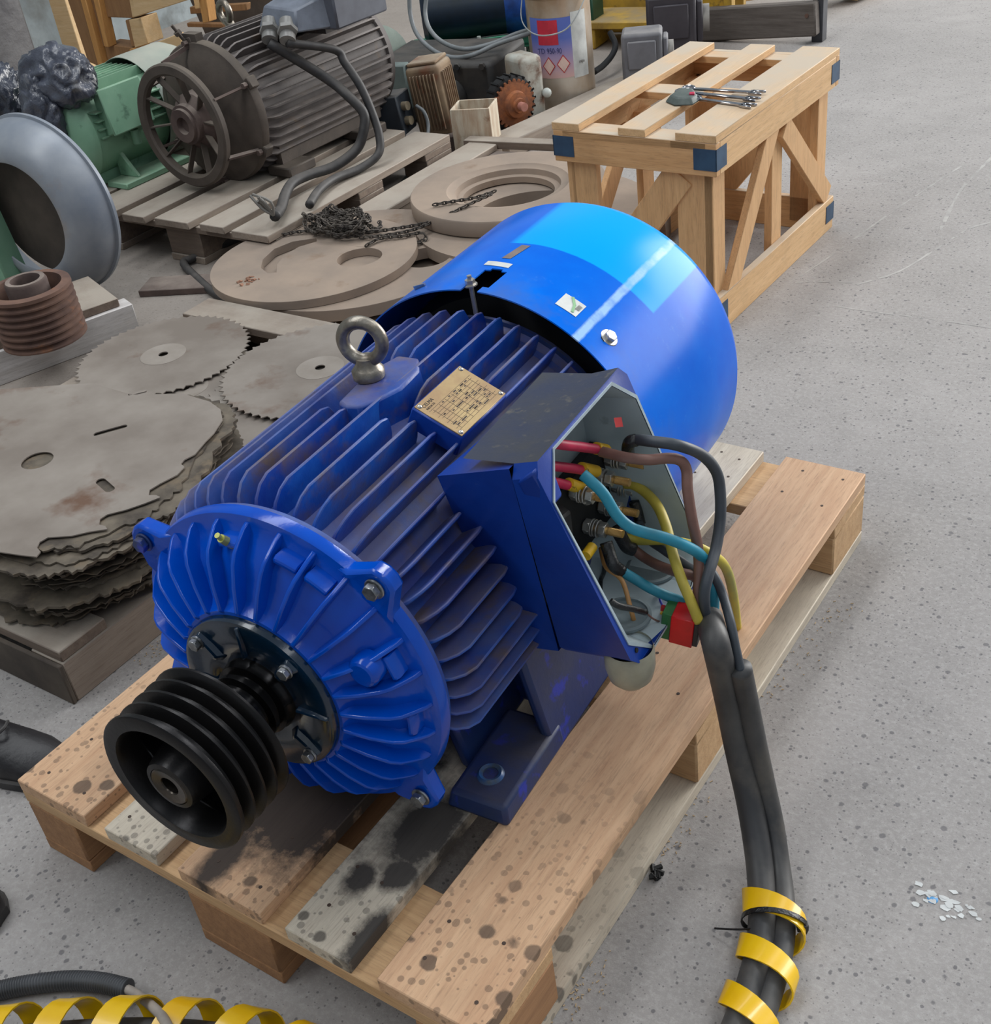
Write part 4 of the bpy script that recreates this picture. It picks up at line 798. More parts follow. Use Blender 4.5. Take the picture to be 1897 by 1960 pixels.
# thick steel discs
def rel(p, c): return (p[0] - c[0], p[1] - c[1])
def disc(name, c, r, z0, z1, holes, lab, tilt=(0, 0, 0), m=dusty_steel, cat='steel disc'):
    t = MB().plate(circ(0, 0, r, 96), holes, 0, z1 - z0).build(name, m, None, bev=.002, loc=(c[0], c[1], z0), rot=tilt); return tag(t, lab, cat)
def oval(c, L, w, ang, n=10): 
    out = []
    for k in range(24):
        a = 2 * pi * k / 24; x = L * cos(a); y = w * sin(a); out.append((c[0] + x * cos(ang) - y * sin(ang), c[1] + x * sin(ang) + y * cos(ang)))
    return out
dA = (-0.9000, 1.6900)
disc('steel_disc', dA, .285, .095, .118, [circ(*rel((-0.7692, 1.7287), dA), .062, 30), [rel(q, dA) for q in [(-0.9848, 1.8011, 0.1180), (-1.0377, 1.7574, 0.1180), (-1.0543, 1.6982, 0.1180), (-1.0347, 1.6292, 0.1180), (-0.9991, 1.5822, 0.1180), (-0.9505, 1.5588, 0.1180), (-0.9319, 1.5719, 0.1180), (-0.9680, 1.6139, 0.1180), (-0.9918, 1.6726, 0.1180), (-0.9924, 1.7329, 0.1180), (-0.9663, 1.7795, 0.1180)]]], 'large dusty steel disc with round and curved holes nearest the lifting eye')
dB = (-0.8300, 1.7750)
disc('steel_disc', dB, .345, .062, .094, [circ(*rel((-0.6257, 1.8326), dB), .068, 30)], 'larger dusty steel disc lying beneath the pierced disc')
dC = (-0.6200, 2.2450)
tag(MB().lathe([(.135, 0), (.285, 0), (.287, .004), (.287, .040), (.284, .044), (.180, .044), (.175, .040), (.155, .036), (.152, .020), (.135, .018)], (0, 0, 0), (0, 0, 1), 96, close=True).build('flange_ring', dusty_steel, None, loc=(dC[0], dC[1], .105), rot=(0, 0, 0)), 'dusty stepped steel ring lying in front of the crate', 'ring')
tag(MB().lathe([(.17, 0), (.34, 0), (.34, .035), (.17, .035)], (0, 0, 0), (0, 0, 1), 96, close=True).build('flange_ring', dusty_steel, None, loc=(dC[0] + .12, dC[1] - .06, .066)), 'flat wide steel ring beneath the stepped ring', 'ring')
tag(MB().lathe([(.06, 0), (.30, 0), (.30, .022), (.06, .022)], (0, 0, 0), (0, 0, 1), 80, close=True).build('steel_disc', dusty_steel, None, loc=(-.80, 1.66, .022)), 'steel disc lowest under the two pierced discs', 'steel disc')
for i, (x, y, rz, l) in enumerate(((-.86, 1.50, .5, 'broken board end under the disc edge nearest saw blades'), (-.62, 1.66, -.2, 'broken board under the large disc beside the cowl'))):
    tag(MB().box((0, 0, 0), (.34, .09, .0215)).build('wood_offcut', wood_grey_x, None, bev=.002, loc=(x, y, .011), rot=(0, 0, rz)), l, 'board')
for i, (x, y, h_) in enumerate(((-.48, 2.16, .065), (-.80, 2.4, .065), (-.30, 2.3, .065))):
    tag(MB().box((0, 0, 0), (.30, .09, h_)).build('wood_offcut', wood_grey_x, None, bev=.002, loc=(x, y, h_ / 2), rot=(0, 0, .3)), ('timber under the wide ring beside blue cowl', 'timber under the wide ring by rusty angle iron', 'timber under the wide ring inside crate side')[i], 'board')
# chain heap
def chain(paths, name, lab):
    mb = MB(); 
    for pts in paths:
        P = smooth(pts, 6); acc = 0; last = P[0]; k = 0
        for p in P[1:]:
            while (p - last).length > .0125:
                d = (p - last).normalized(); c = last + d * .006; u, w, _ = frame(d)
                u = u if k % 2 else (u * .5 + w * .8).normalized(); q = []
                for a in range(8): q.append(c + d * .0095 * cos(2 * pi * a / 8) + u * .0058 * sin(2 * pi * a / 8))
                mb.tube(q + [q[0]], .0021, n=5, cap=False, samp=0); last = last + d * .0125; k += 1
    return tag(mb.build(name, chain_m), lab, 'chain')
random.seed(11)
hp = []
hc = [(-1.03, 1.80), (-.98, 1.83), (-.93, 1.86), (-.98, 1.88), (-1.0, 1.84)]
for j in range(15):
    L_ = []; c0 = Vector(((-0.9621, 1.8567, 0.1300))) + Vector((random.uniform(-.05, .07), random.uniform(-.03, .04), 0)); a0 = random.uniform(0, 6)
    for k in range(8):
        a = a0 + k * .8; L_.append((c0.x + (.04 + .035 * random.random()) * cos(a) * 1.3, c0.y + (.03 + .03 * random.random()) * sin(a), .124 + .004 * j * random.random() + .003))
    hp.append(L_)
chain(hp, 'chain', 'heap of small dusty chain piled on pierced steel disc')
chain([[(-0.8473, 1.8568, 0.1280), (-0.7955, 1.8868, 0.1300), (-0.7430, 1.9391, 0.1280), (-0.7064, 1.9880, 0.1240), (-0.6592, 2.0210, 0.1120), (-0.6076, 2.0228, 0.1050), (-0.5515, 2.0173, 0.1000)], [(-0.8411, 1.8249, 0.1260), (-0.7747, 1.8594, 0.1280), (-0.7239, 1.9135, 0.1280), (-0.6930, 1.9963, 0.1300), (-0.6496, 2.0165, 0.1500), (-0.6281, 2.0647, 0.1570), (-0.6073, 2.1534, 0.1570)], [(-0.7293, 2.0280, 0.1570), (-0.6854, 2.0692, 0.1570), (-0.6414, 2.1105, 0.1570), (-0.6115, 2.1734, 0.1570)], [(-0.7913, 1.7858, 0.1250), (-0.7776, 1.8394, 0.1280), (-0.7287, 1.8708, 0.1260), (-0.6926, 1.9188, 0.1220), (-0.6806, 1.9101, 0.1040), (-0.7061, 1.8833, 0.1040)], [(-1.1081, 1.7482, 0.1240), (-1.0687, 1.7949, 0.1260), (-1.0114, 1.8220, 0.1300), (-0.9563, 1.8527, 0.1400), (-0.8563, 1.8686, 0.1300)]], 'chain', 'long strand of dusty chain crossing from heap to stepped ring')
cr_ = MB()
for k in range(16):
    p = Vector((-0.9669, 1.4985, 0.1190)) + Vector((random.uniform(-.02, .02), random.uniform(-.025, .025), 0)); cr_.box(p, (random.uniform(.004, .016), random.uniform(.003, .01), .003), (random.random(), random.random() * .3, random.random() * 3))
tag(cr_.build('rust_flakes', mat('rust_flake', (150, 108, 86), (120, 90, 74), 60, rough=.9), kind='stuff'), 'scatter of rust flakes lying on pierced steel disc', 'rust flakes')
# ---------- planks and white timber, rusty pulley, left edge ----------
wp_ = thing('plank_platform', 'dusty plank platform with whitewashed edge timber under rusty pulley', 'platform', (-1.245, 1.325, 0), -.356)
def wpb(name, x0, x1, y0, y1, z0, z1, m): return MB().box((0, 0, 0), (x1 - x0, y1 - y0, z1 - z0)).build(name, m, wp_, bev=.002, loc=((x0 + x1) / 2, (y0 + y1) / 2, (z0 + z1) / 2))
wpb('edge_timber', -.06, 0, -.95, 0, 0, .088, wood_white)
for y0, y1 in ((-.19, -.03), (-.42, -.25), (-.66, -.48), (-.9, -.72)): wpb('plank', -.24 if y0 > -.2 else -.38, -.012, y0, y1, .0885, .112, wood_grey_x)
wpb('back_timber', -.36, -.29, -.95, -.24, 0, .088, wood_grey_y)
rpu = thing('grooved_pulley', 'rusty grooved pulley lying flat on planks at left edge', 'pulley', (-1.27, 1.06, .1125))
pr = [(.050, 0), (.106, 0)]
for k in range(7):
    b = .004 + k * .0185; pr += [(.106, b), (.097, b + .006), (.097, b + .009), (.106, b + .0145)]
pr += [(.105, .138), (.084, .140), (.082, .06), (.050, .055)]
MB().lathe(pr, (0, 0, 0), (0, 0, 1), 72, close=True).build('rim', rust, rpu)
MB().lathe([(.035, .02), (.050, .02), (.052, .150), (.048, .158), (.037, .158), (.035, .150)], (0, 0, 0), (0, 0, 1), 48, close=True).build('hub', rust_dusty, rpu)
# dished grey cover leaning
gc = thing('fan_cowl', 'big blue-grey dished cowl standing on edge at left', 'cowl', (-1.70, 1.47, 0))
MB().lathe([(.160, -.100), (.175, -.103), (.205, -.090), (.235, -.060), (.250, -.030), (.254, 0), (.262, .002), (.262, .012), (.250, .012), (.246, -.028), (.230, -.056), (.202, -.084), (.160, -.094)], (0, 0, .262), (-.10, 1, 0), 96, close=True).build('shell', cover_grey, gc)
MB().lathe([(0, -.03), (.19, -.03), (.19, -.02), (0, -.02)], (0, 0, .262), (-.10, 1, 0), 48, close=True).build('inner_disc', motor_dark, gc)
tag(MB().box((0, 0, 0), (.16, .10, .40)).build('green_casting', green_paint, None, bev=.006, loc=(-1.8704, 1.3300, 0.1976), rot=(0, -.12, .3)), 'pale green machine casting cut by the left picture edge', 'casting')

# ---------- old pallet with the black motor ----------
op_ = thing('wooden_pallet', 'old dusty grey pallet under the black finned motor', 'pallet', (-1.49, 2.17, 0))
for a, b in ((-1.887, -1.742), (-1.70, -1.60), (-1.56, -1.415), (-1.374, -1.274), (-1.232, -1.087)): sb('deck_board', a, b, 1.73 + random.uniform(-.02, .02), 2.61, .122, .144, wood_grey_y, op_)
for a, b in ((1.745, 1.89), (2.12, 2.24), (2.465, 2.61)): sb('cross_board', -1.887, -1.087, a, b, .100, .1215, wood_grey_x, op_)
for a, b in ((-1.887, -1.787), (-1.56, -1.415), (-1.187, -1.087)):
    for c, d in ((1.75, 1.89), (2.12, 2.24), (2.47, 2.61)): sb('block', a, b, c, d, .022, .0995, wood_grey_x, op_)
    sb('bottom_board', a, b, 1.745, 2.61, 0, .0215, wood_grey_y, op_)
MX, MY, MZ = -1.575, 1.93, .352
bm = thing('electric_motor', 'large dusty black finned motor with open ring front on old pallet', 'motor', (MX, MY, .1445), -0.03000)
mz_ = MZ - .1445
def BM(mb, name, m, par=None, **k): return mb.build(name, m, par or bm, **({} if par else dict(loc=(0, 0, mz_))), **k)
ring = BM(MB().lathe([(.152, -.004), (.158, -.010), (.182, -.010), (.187, -.004), (.187, .012), (.180, .016), (.152, .014)], n=72, close=True), 'front_ring', motor_dark)
hub = BM(MB().lathe([(0, .020), (.022, .018), (.026, .002), (.050, .000), (.052, .010), (.060, .012), (.062, .03), (.085, .05), (.09, .14), (0, .14)], n=48), 'bearing_hub', rust_dusty)
for k in range(10):
    a = 12 + 36 * k; BM(MB().beam(pol(a, .055, .045), pol(a, .156, .006), .004, .020, up=(0, 1, 0)), 'spoke', motor_dark, ring)
BM(MB().lathe([(.06, .085), (.165, .100), (.196, .118), (.212, .122), (.216, .128), (.216, .150), (.10, .150)], n=72), 'front_flange', motor_dark)
for a in (62, 118, -8, 180, 242, 300):
    BM(MB().beam(pol(a, .184, .008), pol(a, .206, .13), .007, .012, up=pol(a, 1, 0)), 'strut', rust_dusty)
    BM(MB().box(pol(a, .214, .140), (.036, .034, .030), (0, rad(a), 0)), 'clamp', motor_dark, bev=.003)
    BM(MB().nut(pol(a, .214, .12), pol(a, .214, .105), .009), 'bolt', rust_dusty)
bh = BM(MB().lathe([(.10, .15), (.203, .15), (.203, .162), (.192, .165), (.192, .76), (.200, .765), (.200, .785), (.10, .79)], n=72), 'housing', motor_black)
fb = None
for k in range(42):
    a = 360 / 42 * k
    if 156 < a < 204: continue
    if fb is None:
        m_ = MB(); pr = [(.186, .165), (.198, .166), (.212, .182), (.219, .2), (.219, .74), (.210, .76), (.186, .762)]; vs = []
        for r, y in pr: vs += [(-.003, y, r), (.003, y, r)]
        m_.add(vs, [tuple(range(0, 14, 2)), tuple(range(13, 0, -2))] + [(2 * i, 2 * i + 1, (2 * i + 3) % 14, (2 * i + 2) % 14) for i in range(7)])
        fb = m_.build('fin', motor_black, bh, rot=(0, rad(a), 0))
    else: cp(fb, bh, rot=(0, rad(a), 0))
for sd in (1, -1):
    BM(MB().box((sd * .17, .25, -mz_ + .016), (.10, .12, .030)).box((sd * .17, .61, -mz_ + .016), (.10, .12, .030)).box((sd * .15, .465, -.13), (.03, .50, .10)), 'mounting_foot', motor_dark, bev=.004)
JX = .19; jb = BM(MB().box((.03 + JX, .52, .245), (.23, .24, .11)).box((.03 + JX, .52, .308), (.25, .26, .02)), 'terminal_box', mat('slate_motor_box', (92, 96, 106), (72, 74, 84), 8, rough=.6, dust=(128, 126, 126), dlo=.3, dhi=1.2), bev=.006)
BM(MB().box((.03 + JX * .7, .52, .195), (.15, .15, .06)), 'box_neck', motor_black)
BM(MB().hexa([(.10, .30, .215), (.26, .30, .205), (.31, .41, .195), (.11, .41, .205), (.12, .32, .275), (.25, .32, .265), (.30, .41, .29), (.12, .41, .29)]), 'cable_entry', plain('grey_entry', (118, 124, 136), .5), bev=.005, par=None)
BM(MB().torus((-.17, .42, .225), (.2, 1, 0), .030, .011, 28, 10).cyl((-.14, .42, .16), (-.165, .42, .20), .016), 'lifting_eye', eye_steel)
G0 = [(.145, .310, .235), (.215, .315, .235)]
for k, g in enumerate(G0): BM(MB().cyl(g, Vector(g) + Vector((.030, -.045, -.045)), .024).nut(Vector(g) + Vector((.020, -.026, -.017)), Vector(g) + Vector((.028, -.036, -.024)), .031), 'cable_gland', plain('dull_gland', (140, 138, 134), .4))
rodm = BM(MB().cyl((-.03, .12, .21), (-.04, .09, .27), .005).nut((-.035, .105, .24), (-.037, .10, .25), .012).box((-.02, .14, .222), (.06, .03, .03)), 'top_clamp', motor_dark)
def cable(name, pts, r, m, lab, cat='cable', group=None, n=10, cut=None):
    return tag(MB().tube([Vector(p) for p in pts], r, n=n, samp=8).build(name, m, None, smoothall=True), lab, cat, group)
cable('cable', [(MX + .182, MY + .255, MZ + .185)] + [(-1.2843, 2.2883, 0.4068), (-1.2140, 2.2969, 0.3524), (-1.1753, 2.3050, 0.3042), (-1.1703, 2.2913, 0.2603), (-1.1855, 2.2572, 0.2048), (-1.2122, 2.1705, 0.1774), (-1.2323, 2.0705, 0.1825), (-1.2333, 1.9992, 0.1833), (-1.2034, 1.9300, 0.1758), (-1.1521, 1.8521, 0.1686), (-1.1020, 1.7730, 0.1790)], .0155, black_rub, 'black cable from left gland, cut end bare by the steel discs')
cable('cable', [(MX + .252, MY + .260, MZ + .185)] + [(-1.2692, 2.3311, 0.4816), (-1.2476, 2.3433, 0.4402), (-1.1986, 2.3406, 0.3722), (-1.1643, 2.3336, 0.2961), (-1.1386, 2.3192, 0.2291), (-1.1298, 2.2893, 0.1819), (-1.1511, 2.2197, 0.1592), (-1.1642, 2.1089, 0.1638), (-1.1384, 2.0051, 0.1662), (-1.0935, 1.9090, 0.1630)], .0130, black_rub, 'black cable from right gland, bending lowest behind the other')
bw = MB()
for k in range(6): bw.tube([Vector((-1.1035, 1.7714, 0.1826)), Vector((-1.1186, 1.7659, 0.2092)) + Vector((random.uniform(-.02, .02), random.uniform(-.01, .01), random.uniform(-.012, .02))), Vector((-1.1335, 1.7606, 0.2234)) + Vector((random.uniform(-.03, .03), random.uniform(-.01, .01), random.uniform(-.02, .03)))], .0042, n=6, samp=3)
tag(bw.build('bare_conductors', plain('frayed_conductor', (120, 116, 110), .6), None), 'frayed grey conductors fanning from cut black cable', 'wire')
cable('cable', [(-1.3992, 1.9385, 0.0300), (-1.4150, 1.8605, 0.0300), (-1.4422, 1.7926, 0.0200), (-1.4668, 1.7366, 0.0160), (-1.4608, 1.7019, 0.0160), (-1.3281, 1.6321, 0.0140), (-1.2100, 1.5783, 0.0140), (-1.1238, 1.5537, 0.0140)], .0125, black_rub, 'black cable on floor curving round the pierced steel disc')
# reddish and grey planks before the black motor
for i, (x0, x1, y0, y1, z0, z1, l) in enumerate(((-1.06, -.98, 1.80, 2.75, .0, .07, 'grey timber lying between old pallet and stepped ring'), (-1.075, -.965, 2.05, 2.70, .0705, .092, 'orange-edged plank lying on timber beside old pallet'))):
    tag(MB().box((0, 0, 0), (x1 - x0, y1 - y0, z1 - z0)).build('plank', (wood_grey_y, wood_grey_y)[i], None, bev=.003, loc=((x0 + x1) / 2, (y0 + y1) / 2, (z0 + z1) / 2)), l, 'plank')
tag(MB().box((0, 0, 0), (.36, .10, .02)).build('plank', rust_dusty, None, bev=.002, loc=(-1.30, 1.62, .010), rot=(0, 0, .45)), 'short reddish plank on the floor before the old pallet', 'plank')

# ---------- green motor ----------
gp = thing('plank_platform', 'low board platform carrying the sage green motor', 'platform', (-2.15, 2.05, 0))
for k in range(3): sb('plank', -2.42 + k * .175, -2.26 + k * .175, 1.74, 2.5, .10, .144, wood_grey_y, gp)
for y in (1.80, 2.40): sb('bearer', -2.42, -1.91, y, y + .09, 0, .0995, wood_block, gp)
gm = thing('electric_motor', 'sage green finned motor with side box beside the black motor', 'motor', (-2.05, 1.80, .1445), -0.02000)
gz = .165
def GM(mb, name, m, **k): return mb.build(name, m, gm, loc=(0, 0, gz), **k)
GM(MB().lathe([(0, -.01), (.05, -.012), (.055, .0), (.12, .01), (.150, .03), (.156, .045), (.156, .06), (.1, .06)], n=56), 'end_shield', green_paint)
gh = GM(MB().lathe([(.1, .06), (.146, .06), (.146, .36), (.1, .36)], n=56), 'housing', green_paint)
for sd in (0, 90, 180, 270):
    for j in range(7):
        if sd == 90 and j > 3: continue
        x = (j - 3) * .026; t = rad(sd); z1 = .158 if sd != 0 else .152
        v = [(x - .002, .065, .10), (x + .002, .065, .10), (x + .002, .35, .10), (x - .002, .35, .10), (x - .002, .075, z1), (x + .002, .075, z1), (x + .002, .345, z1), (x - .002, .345, z1)]
        R = Matrix.Rotation(t, 3, 'Y'); MB().hexa([R @ Vector(q) for q in v]).build('fin', green_paint, gh)
GM(MB().lathe([(.172, .34), (.174, .36), (.174, .52), (.16, .55), (.10, .56), (0, .56)], n=56), 'fan_cowl', grey_green).modifiers.new('t', 'SOLIDIFY').thickness = .002
gbx = GM(MB().hexa([(.13, .10, -.01), (.19, .10, .01), (.19, .25, .01), (.13, .25, -.01), (.13, .10, .13), (.165, .10, .135), (.165, .25, .135), (.13, .25, .13)]), 'terminal_box', green_paint, bev=.004)
MB().hexa([(.192, .092, .004), (.200, .092, .006), (.200, .262, .006), (.192, .262, .004), (.165, .092, .142), (.174, .092, .145), (.174, .262, .145), (.165, .262, .142)]).build('lid', green_paint, gbx, bev=.003)
GM(MB().hexa([(.10, .08, -gz), (.20, .08, -gz), (.20, .36, -gz), (.10, .36, -gz), (.10, .08, -gz + .02), (.20, .08, -gz + .02), (.20, .36, -gz + .02), (.10, .36, -gz + .02)]).hexa([(.10, .14, -gz + .02), (.19, .14, -gz + .02), (.19, .155, -gz + .02), (.10, .155, -gz + .02), (.10, .14, -.07), (.13, .14, -.07), (.13, .155, -.07), (.10, .155, -.07)]), 'mounting_foot', green_paint, bev=.003)
GM(MB().hexa([(-.10, .08, -gz), (-.20, .08, -gz), (-.20, .36, -gz), (-.10, .36, -gz), (-.10, .08, -gz + .02), (-.20, .08, -gz + .02), (-.20, .36, -gz + .02), (-.10, .36, -gz + .02)]), 'mounting_foot', green_paint, bev=.003)
GM(MB().cyl((.17, .19, -.005), (.17, .19, -.05), .014), 'gland', green_paint)
# crumpled film draped over the green motor
from mathutils import noise as mn
def film(name, c, r, sc, m, lab, seed, amp=.35, cut=None):
    bmx = bmesh.new(); bmesh.ops.create_icosphere(bmx, subdivisions=5, radius=1)
    for v in bmx.verts:
        p = v.co.copy(); n = mn.noise(p * 1.3 + Vector((seed, 0, 0))) * .6; w_ = Vector((mn.noise(p * 1.5 + Vector((9, seed, 0))), mn.noise(p * 1.5 + Vector((seed, 4, 0))), 0)); pw = (p + w_ * .8); pw.z *= .45; rdg = .9 * abs(mn.noise(pw * 2.2 + Vector((0, seed, 0)))) + .14 * abs(mn.noise(pw * 5.0 + Vector((0, 0, seed)))) 
        q = p * (1 + amp * n - amp * rdg * 1.1); v.co = Vector((q.x * sc[0], q.y * sc[1], q.z * sc[2])) * r
    for f in bmx.faces: f.smooth = True
    me = bpy.data.meshes.new(name); bmx.to_mesh(me); bmx.free(); me.materials.append(m)
    o = bpy.data.objects.new(name, me); SC.collection.objects.link(o); o.location = c; return tag(o, lab, 'plastic sheet')
film('plastic_sheet', (-2.0023, 1.8600, 0.4982), .125, (1.25, .75, .85), grey_film, 'crumpled grey plastic film draped on the green motor', 3.1, .34)
film('plastic_sheet', (-2.0426, 1.8000, 0.3943), .11, (.8, .6, 1.35), grey_film, 'grey film hanging in front of the green motor', 8.2, .34)
film('plastic_sheet', (-2.2736, 1.8400, 0.3962), .125, (.9, .8, 1.1), black_plastic, 'shiny black crumpled plastic at left edge beside grey film', 5.7, .4)

# ---------- stacked crate frames by the wall ----------
ws = thing('crate_stack', 'orange and pale timber crate frames stacked by the plaster wall', 'crate', (-3.4334, 3.2000, 0.0000))
wl = Vector(ws.location)
def slab(name, quad, m, dep=.07, off=0):
    q = [Vector(p) - wl + Vector((0, off, 0)) for p in quad]; d = Vector((0, dep, 0))
    return MB().hexa(q + [p + d for p in q]).build(name, m, ws, bev=.003)
w_or = wood('orange_timber', (196, 146, 84), (178, 126, 70), 'z'); w_br = wood('brown_timber', (150, 112, 74), (128, 94, 62), 'z')
for nm, q, m, dp, of in (('side_panel', [(-3.6337, 3.2000, 0.4803), (-3.5093, 3.2000, 0.4809), (-3.5110, 3.2000, 0.0874), (-3.6168, 3.2000, 0.1165)], w_br, .06, 0),
    ('post', [(-3.5093, 3.2000, 0.4809), (-3.4733, 3.2000, 0.4811), (-3.4884, 3.2000, 0.0884), (-3.5261, 3.2000, 0.0868)], w_or, .05, -.02),
    ('post', [(-3.4733, 3.2000, 0.4811), (-3.4162, 3.2000, 0.4814), (-3.4431, 3.2000, 0.1887), (-3.5024, 3.2000, 0.1867)], w_br, .05, .01),
    ('post', [(-3.4162, 3.2000, 0.4814), (-3.3808, 3.2000, 0.4816), (-3.4080, 3.2000, 0.1945), (-3.4410, 3.2000, 0.1934)], w_or, .05, -.02),
    ('block', [(-3.3772, 3.2000, 0.4816), (-3.1937, 3.2000, 0.4825), (-3.2205, 3.2000, 0.3171), (-3.3991, 3.2000, 0.3178)], w_br, .10, .01),
    ('block', [(-3.1937, 3.2000, 0.4825), (-3.1530, 3.2000, 0.4827), (-3.1707, 3.2000, 0.3291), (-3.2186, 3.2000, 0.3216)], wood_light, .10, 0),
    ('block', [(-3.2468, 3.2000, 0.3121), (-3.1632, 3.2000, 0.3227), (-3.1616, 3.2000, 0.2115), (-3.2571, 3.2000, 0.1903)], wood_light, .10, 0),
    ('block', [(-3.2839, 3.2000, 0.3068), (-3.2468, 3.2000, 0.3121), (-3.2571, 3.2000, 0.1903), (-3.2908, 3.2000, 0.1937)], w_br, .10, .01),
    ('block', [(-3.4757, 3.2000, 0.1969), (-3.2856, 3.2000, 0.1893), (-3.2960, 3.2000, 0.0989), (-3.4884, 3.2000, 0.0884)], w_br, .10, .01),
    ('post', [(-3.2866, 3.2000, 0.1870), (-3.2526, 3.2000, 0.1927), (-3.2606, 3.2000, 0.1073), (-3.2960, 3.2000, 0.0989)], w_or, .10, -.01),
    ('rail', [(-3.1284, 3.2000, 0.4616), (-2.7313, 3.2000, 0.5050), (-2.7503, 3.2000, 0.4190), (-3.1698, 3.2000, 0.3314)], wood_light, .03, -.03),
    ('rail', [(-3.2237, 3.2000, 0.1868), (-2.9069, 3.2000, 0.2719), (-2.9072, 3.2000, 0.2020), (-3.2258, 3.2000, 0.1064)], wood_light, .03, -.03),
    ('post', [(-2.7663, 3.2000, 0.4436), (-2.7163, 3.2000, 0.4440), (-2.7378, 3.2000, 0.3146), (-2.7782, 3.2000, 0.3073)], w_or, .05, 0),
    ('post', [(-3.0216, 3.2000, 0.3731), (-2.9802, 3.2000, 0.3780), (-2.9942, 3.2000, 0.3175), (-3.0260, 3.2000, 0.3125)], wood_light, .05, .2),
    ('post', [(-3.2600, 3.2000, 0.1004), (-3.1520, 3.2000, 0.1256), (-3.1594, 3.2000, 0.0560), (-3.2517, 3.2000, 0.0188)], wood_light, .05, 0),
    ('rail', [(-3.1710, 3.2000, 0.2961), (-2.7999, 3.2000, 0.3175), (-2.8109, 3.2000, 0.2873), (-3.1772, 3.2000, 0.2648)], w_br, .03, .3),
    ('rail', [(-3.1607, 3.2000, 0.2385), (-2.9252, 3.2000, 0.2409), (-2.9320, 3.2000, 0.2232), (-3.1613, 3.2000, 0.2205)], w_br, .03, .25)):
    slab(nm, q, m, dp, of)
slab('dark_back_panel', [(-3.3456, 3.2000, 0.4817), (-2.7078, 3.2000, 0.4849), (-2.7721, 3.2000, 0.2540), (-3.2259, 3.2000, 0.0809)], motor_dark, .02, .42)
tag(MB().box((0, 0, 0), (.10, .08, .5)).build('wood_offcut', wood_light, None, bev=.003, loc=(-3.8656, 3.3500, 0.2087), rot=(0, 0, .2)), 'pale upright offcut left of the stacked crate frames', 'board')

# ---------- machine row behind ----------
def V(px): return Vector(px)
sg = thing('gear_motor', 'rust-stained tan ribbed motor standing on end with dark side box', 'motor', (-1.30, 2.86, 0)); sg.rotation_euler = (.0, -.10, .25)
hb_ = MB().box((0, 0, .178), (.13, .13, .25)).build('housing', tan_motor, sg, bev=.018, seg=3)
for k in range(8): MB().box((-.045 + k * .0128, -.068, .18), (.004, .014, .19)).build('rib', tan_motor, hb_, bev=.001)
for k in range(6): MB().box((.067, -.045 + k * .016, .18), (.012, .004, .19)).build('rib', tan_motor, hb_, bev=.001)
MB().box((0, 0, .3085), (.11, .11, .012)).build('cap', tan_motor, sg, bev=.004)
MB().box((0, .0, .035), (.19, .18, .066)).build('gear_base', rust_dusty, sg, bev=.008)
sb2 = MB().box((-.135, -.10, .17), (.125, .11, .135)).box((-.135, -.16, .17), (.133, .012, .142)).build('terminal_box', dark_blue_box, sg, bev=.004)
for z in (.145, .195): MB().cyl((-.075, -.12, z), (-.050, -.125, z), .015).build('gland', plain('tan_gland', (150, 136, 112)), sb2)
cable('cable', [(-1.3227, 2.7510, 0.1816), (-1.2870, 2.7439, 0.1626), (-1.2687, 2.7310, 0.1139), (-1.2389, 2.6541, 0.0686), (-1.1936, 2.5054, 0.0423), (-1.1305, 2.3077, 0.0400), (-1.0664, 2.1432, 0.0618), (-1.0212, 2.0348, 0.0783)], .0062, hose_grey, 'thin grey cable falling from dark box to chain heap')
cable('cable', [(-1.4735, 2.7608, 0.2369), (-1.4828, 2.7329, 0.1813), (-1.4547, 2.7200, 0.1230), (-1.3859, 2.7160, 0.1014)], .0055, plain('old_yellow_cable', (130, 126, 96)), 'short yellowish cable looping beneath the dark box')
wbx = thing('metal_box', 'rust-streaked white metal box right of the tan motor', 'box', (-1.115, 2.80, 0)); wbx.rotation_euler = (0, 0, .35); wbx.scale = (1.1, 1.1, 1.15)
for c, d in (((0, -.05, .085), (.125, .006, .15)), ((.06, .0, .085), (.006, .10, .15)), ((-.06, 0, .085), (.006, .10, .15)), ((0, .05, .085), (.125, .006, .15))): MB().box(c, d).build('side_panel', white_rusty, wbx, bev=.001)
MB().box((0, 0, .005), (.12, .10, .01)).build('bottom_panel', rust_dusty, wbx)
tag(MB().box((0, 0, 0), (.30, .06, .035)).build('base_casting', dark_oily, None, bev=.004, loc=(-1.27, 2.69, .018), rot=(0, 0, .2)), 'dark iron base plate before the tan motor', 'base')
gd = tag(MB().lathe([(0, .012), (.10, .010), (.145, .0), (.150, .0), (.150, .006), (.10, .02), (0, .024)], (0, 0, 0), (1, -.35, .1), 48).build('round_cover', mat('pale_sage', (132, 144, 134), (112, 124, 116), 9, rough=.6), None, loc=(-1.86, 3.22, .165)), 'pale sage round cover standing beside the black motor', 'cover')
# oily machine casting
oc = thing('machine_casting', 'large oily dark casting behind the tan motor', 'machine', (-1.52, 3.22, 0)); oc.rotation_euler = (0, 0, .2)
MB().box((-.02, .06, .11), (.50, .36, .22)).build('body', dark_oily, oc, bev=.02, seg=2)
MB().box((-.19, -.13, .14), (.17, .05, .17)).build('side_cover', mat('pale_slate', (110, 122, 118), (86, 96, 94), 9, rough=.55), oc, bev=.006)
MB().cyl((.05, -.12, .10), (.05, -.20, .10), .07).build('round_boss', dark_oily, oc, bev=.004)
for k in range(5): MB().nut((-.2 + k * .1, -.125, .21), (-.2 + k * .1, -.14, .21), .012).build('bolt', dark_oily, oc)
